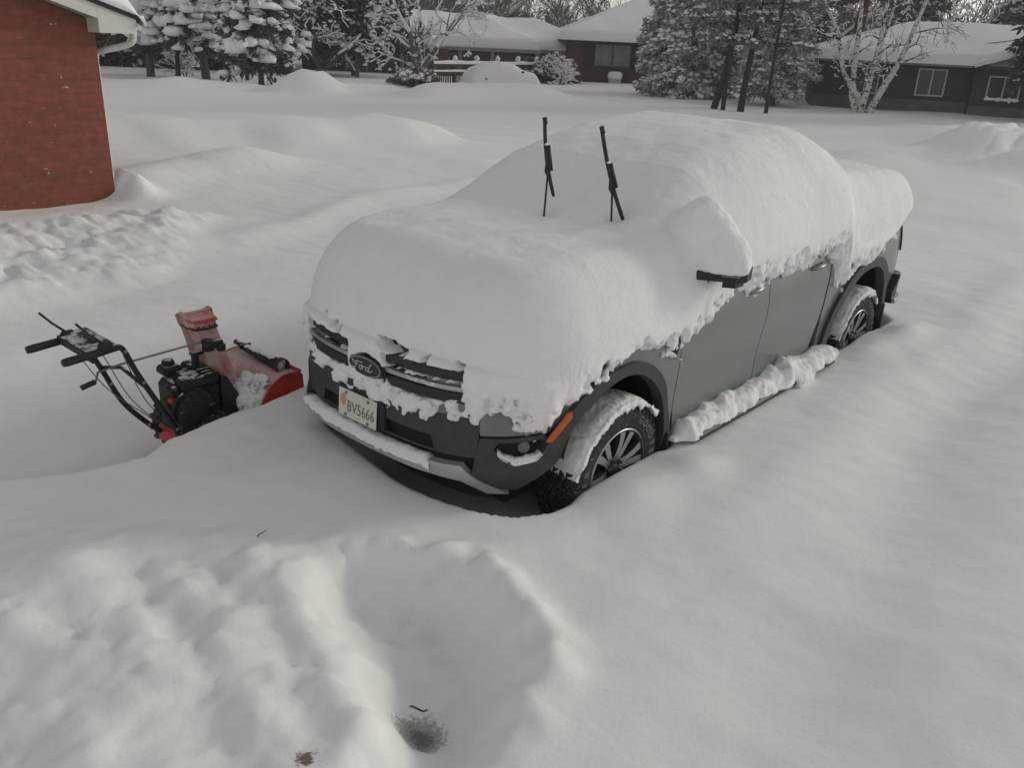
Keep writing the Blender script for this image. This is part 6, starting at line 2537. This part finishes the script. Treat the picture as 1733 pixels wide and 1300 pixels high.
def build_trees():
    M['bark'] = mat_plain('grey_brown_bark', (.085, .072, .062), .95, 0, .35, 9, .01)
    M['bark_dark'] = mat_plain('dark_bark', (.034, .029, .026), .95, 0, .35, 9, .01)
    M['bark_grey'] = mat_snowy('snow_plastered_bark', (.13, .115, .10), .35, .3, 4, .75, .9, snowc=(.62, .62, .63))
    M['bark_red'] = mat_plain('reddish_pine_bark', (.085, .050, .038), .95, 0, .35, 9, .01)
    M['twig_dark'] = mat_plain('dark_twigs', (.05, .042, .038), .9, 0, .2, 9)
    M['needle'] = mat_plain('snow_dusted_needles', (.14, .14, .128), .9, 0, .45, 2.2)
    M['needle_dark'] = mat_plain('dark_needles', (.075, .078, .068), .9, 0, .45, 2.2)
    M['needle_frost'] = mat_plain('frosted_needles', (.36, .36, .355), .9, 0, .5, 2.0)
    M['woods'] = mat_plain('frosted_far_woods', (.19, .165, .145), .95, 0, .45, .5)
    # birch bark: chalky white with dark scars
    m, nt, b = new_mat('birch_bark')
    n = noise_node(nt, 1, 3, .6, stretch=(7, 7, 9), dist=.4)
    r1 = ramp(nt, n.outputs[0], [(.40, (.05, .045, .042)), (.47, (.58, .56, .535))])
    n_ = noise_node(nt, 1, 2, .5, stretch=(5, 5, 40))
    r2 = ramp(nt, n_.outputs[0], [(.30, .55), (.42, 1.)])
    mx = node(nt, 'ShaderNodeMix', data_type='RGBA', blend_type='MULTIPLY')
    mx.inputs[0].default_value = 1
    nt.links.new(r1.outputs[0], mx.inputs[6])
    nt.links.new(r2.outputs[0], mx.inputs[7])
    nt.links.new(mx.outputs[2], b.inputs['Base Color'])
    b.inputs['Roughness'].default_value = .85
    M['birch_bark'] = m

    gz = lambda x, y: float(ground_h(x, y))

    def P(x, y):
        return (x, y, gz(x, y) - .05)

    # --- left: conifers behind the street
    conifer('spruce_tree', 'spruce with drooping snow-padded boughs beside the white eave of the brick house', P(16.2, 34.5), 10, 1.95, 201, 2.3, 'snow-laden conifers on the left', .38, .62, .16, (.6, -.2), .6, .55, 1, 1.0, 14, 'needle_dark', nl=(.2, .45), nw=.06)
    conifer('cedar_tree', 'bushy cedar with one big snow-capped crown above several dark trunks', P(17.3, 31.9), 9, 1.7, 202, 2.0, 'snow-laden conifers on the left', .42, .58, .17, (-.4, .3), .55, .5, 1, 1.0, 14, 'needle_dark', nl=(.2, .42), nw=.06)
    conifer('spruce_tree', 'tall pale-trunked spruce with heavy white pads at the roadside, nearest of the left group', P(17.3, 27.7), 11, 1.5, 203, 1.25, 'snow-laden conifers on the left', .42, .50, .105, (.1, .0), .6, .46, 1.1, .9, 14, 'needle_dark', bark='bark', nl=(.18, .40))
    dk = conifer('dark_spruce', 'dark spruce behind the cedar, far left of the far side of the street', P(19.6, 45.4), 13, 3.4, 204, .5, 'dark spruces behind the left group', .35, .34, .2, (0, 0), .35, .55, 1, 1, 11, 'needle_dark', (.3, .65), .09)
    for (x, y, rz, sc, lab) in ((23.4, 47.6, 1, 1.05, 'dark spruce second from the left in the row behind the cedar'), (22.2, 42.6, 2.2, .9, 'dark spruce behind the cedar trunks in the middle of the row'),
                                (24.6, 41.6, 4, 1.0, 'dark spruce just behind the tall pale-trunked spruce'), (25.6, 44.2, 5, .95, 'dark spruce left of the ranch house end wall'),
                                (17.3, 48, 3, 1.0, 'dark spruce mostly hidden by the red brick house')):
        copy_tree(dk, P(x, y), rz, sc, lab)
    for (x, y, r, lab, sd) in ((16.6, 33.0, .12, 'dark leaning trunk beside the cedar, left of its fellows', 1), (18.2, 32.1, .13, 'dark trunk just right of the cedar', 2), (18.9, 31.2, .10, 'thin dark trunk between the cedar and the pale-trunked spruce', 3)):
        bare_tree('slender_tree', lab, P(x, y), 300 + sd, 6, r, 4, None, 'slender trees on the left', 'bark_dark', .4, .2, True, (2, 2), .02)
    twig_bush('twiggy_bush', 'brownish twiggy bush low under the left spruces', P(18.2, 35.2), 211, 1.5, 22, .012, .45)
    # --- centre left
    conifer('dark_pine', 'dark pine with sagging snowy boughs over the ranch house porch', P(27.8, 35.2), 11, 2.9, 221, 2.2, None, .75, .30, .2, (0, 0), .45, .5, .9, .8, 11, 'needle_dark', (.25, .55), .07)
    bare_tree('apple_tree', 'crooked bare tree with a forked trunk and snow-lined limbs left of the porch', P(25.0, 34.2), 222, 5, .16, 5,
              [((0, 0, -.4), (-.1, .0, 1), 1.5, .16), ((.05, 0, .4), (.55, -.55, .8), 1.6, .11), ((0, 0, .7), (-.35, .4, .8), 1.3, .10)], None, 'bark', .6, .10, True, (2, 3), .014, clumps=.25, keep=.7)
    bare_tree('bare_maple', 'leaning bare tree with a pale trunk in front of the ranch house door', P(26.7, 33.7), 223, 5.5, .13, 5, [((0, 0, -.4), (.12, .1, 1), 2.1, .12), ((0, .1, .3), (-.5, .5, 1), 1.6, .08)], None, 'bark_grey', .55, .12, True, (2, 3), .014, clumps=.2, keep=.7)
    bare_tree('old_fruit_tree', 'gnarled snow-plastered tree with twin trunks behind the snowy evergreen bush', P(23.5, 25.5), 224, 5, .2, 5,
              [((0, 0, -.3), (.02, 0, 1), 1.25, .22), ((-.05, .05, .75), (-.35, .35, 1), 1.5, .115), ((.05, -.05, .75), (.25, -.30, 1), 1.7, .125), ((.0, 0, .95), (.1, .1, 1), 1.7, .11),
               ((-.1, .1, .9), (-.72, .72, .45), 1.0, .05)], None, 'bark_grey', .62, .08, True, (2, 3), .016, clumps=.3, keep=.75)
    shrub('evergreen_bush', 'low rounded dark evergreen bush loaded with snow at the foot of the gnarled tree', P(21.5, 23.6), 231, 1.75, .52, n=340, snowy=.75, pad=.13)
    twig_bush('twiggy_bush', 'snowy twiggy bush at the end of the hedge by the brick bungalow', P(35.7, 27.6), 232, 1.3, 16, .028, .45)
    shrub('clipped_hedge', 'long dark hedge topped with snow between the buried car and the brick bungalow', (37.2, 29.3, gz(37.2, 29.3) - .05), 233, 3.6, 1.35, 'needle_dark', 700, .9, 'hedge', .14, .5)
    # --- centre right
    conifer('broad_spruce', 'broad low spruce thick with snow clumps beside the brick bungalow', P(34.7, 19.2), 9, 2.4, 241, .15, None, 1.0, .24, .16, (0, 0), .30, .36, 1.25, .55, 13, 'needle_frost', (.14, .34), .045)
    for (x, y, r, ln, sd, lab) in ((27.14, 13.46, .115, (.9, -1.0), 1, 'thickest dark pine trunk, leaning right, leftmost of the four in the yard'), (27.26, 13.14, .08, (.25, -.28), 2, 'slim dark pine trunk close beside the leaning one'),
                                   (27.61, 12.6, .12, (.42, -.5), 3, 'dark pine trunk with snow at its foot, third from the left of the four'), (27.81, 11.71, .068, (.1, -.1), 4, 'thinnest dark pine trunk, rightmost of the four in the yard')):
        conifer('pine_tree', lab, P(x, y), 10.5, 1.45, 250 + sd, 2.4, 'pines in the yard behind the truck', .6, .15, r, ln, .12, .8, .6, .34, 3, 'needle', (.14, .30), .032, .5, 'pine tree', 'bark_dark')
    conifer('young_spruce', 'bushy frosted spruce at the left end of the brown bungalow', P(33.6, 14.3), 7.5, 1.6, 261, .75, None, .95, .19, .12, (0, 0), .3, .34, 1.1, .6, 13, 'needle_frost', (.12, .3), .04)
    conifer('red_pine', 'thick reddish pine trunk rising behind the left end of the brown bungalow', P(43.2, 15.0), 12, 2.4, 262, 5.2, None, .8, .26, .36, (.1, 0), .3, .6, .9, .6, 11, 'needle', (.2, .4), .05, .2, 'pine tree', 'bark_red')
    birch(P(34.29, 10.49))
    conifer('drooping_spruce', 'dark spruce cut by the right edge of the picture in front of the side gable', P(37.3, 4.4), 10, 1.9, 263, 2.2, None, .6, .2, .16, (0, 0), .45, .45, .9, .7, 12, 'needle_dark', (.2, .42), .05)
    # --- behind the houses: single bare trees, then the wood
    pr = bare_tree('bare_tree', 'tall bare frosted tree behind the left end of the ranch house roof', P(47, 49), 271, 11, .2, 6, None, 'bare trees behind the houses', 'bark', .5, .2, True, (2, 3), .03, .016)
    for (x, y, rz, sc, lab) in ((50.5, 47.5, 1.1, 1.1, 'bare tree behind the ranch house chimney'), (52.5, 44.3, 2.0, .9, 'bare tree behind the right end of the ranch house roof'),
                                (55.3, 43.2, 3.0, 1.15, 'bare tree between the ranch house and the brick bungalow'), (57.5, 42.6, 4.2, 1.0, 'bare tree just left of the brick bungalow ridge'),
                                (57.4, 30.6, 5.1, 1.1, 'bare tree behind the broad spruce'), (58.0, 26.5, .4, 1.0, 'bare tree behind the four pine trunks'), (56.5, 22.5, 1.4, 1.1, 'bare tree behind the red pine'),
                                (58.5, 19.6, 2.3, 1.0, 'bare tree behind the birch clump'), (57.5, 16.3, 3.3, 1.15, 'bare tree behind the middle of the brown bungalow roof'),
                                (59.5, 13.5, 4.4, .95, 'bare tree behind the right half of the brown bungalow roof'), (58.5, 10.5, 5.5, 1.1, 'bare tree behind the side gable')):
        copy_tree(pr, P(x, y), rz, sc, lab)
    ps = conifer('back_spruce', 'frosted spruce behind the brown bungalow, right of the birch clump', P(53, 15.5), 9, 2.3, 281, .5, 'spruces behind the brown bungalow', .8, .3, .16, (0, 0), .35, .5, 1, .9, 10, 'needle', (.25, .5), .07)
    for (x, y, rz, sc, lab) in ((51.5, 21.5, 1, .9, 'frosted spruce behind the young spruce and the red pine'), (56, 10.5, 2, 1.05, 'frosted spruce behind the side gable'), (49.5, 24.0, 3, 1.0, 'frosted spruce behind the four pine trunks')):
        copy_tree(ps, P(x, y), rz, sc, lab)
    far_woods()


# ------------------------------------------------------------------ build
setup_mats()
setup_view()
build_ground()
build_truck()
build_blower()
build_brick_house()
build_far_houses()
build_buried_car()
build_small_things()
build_trees()
build_haze()
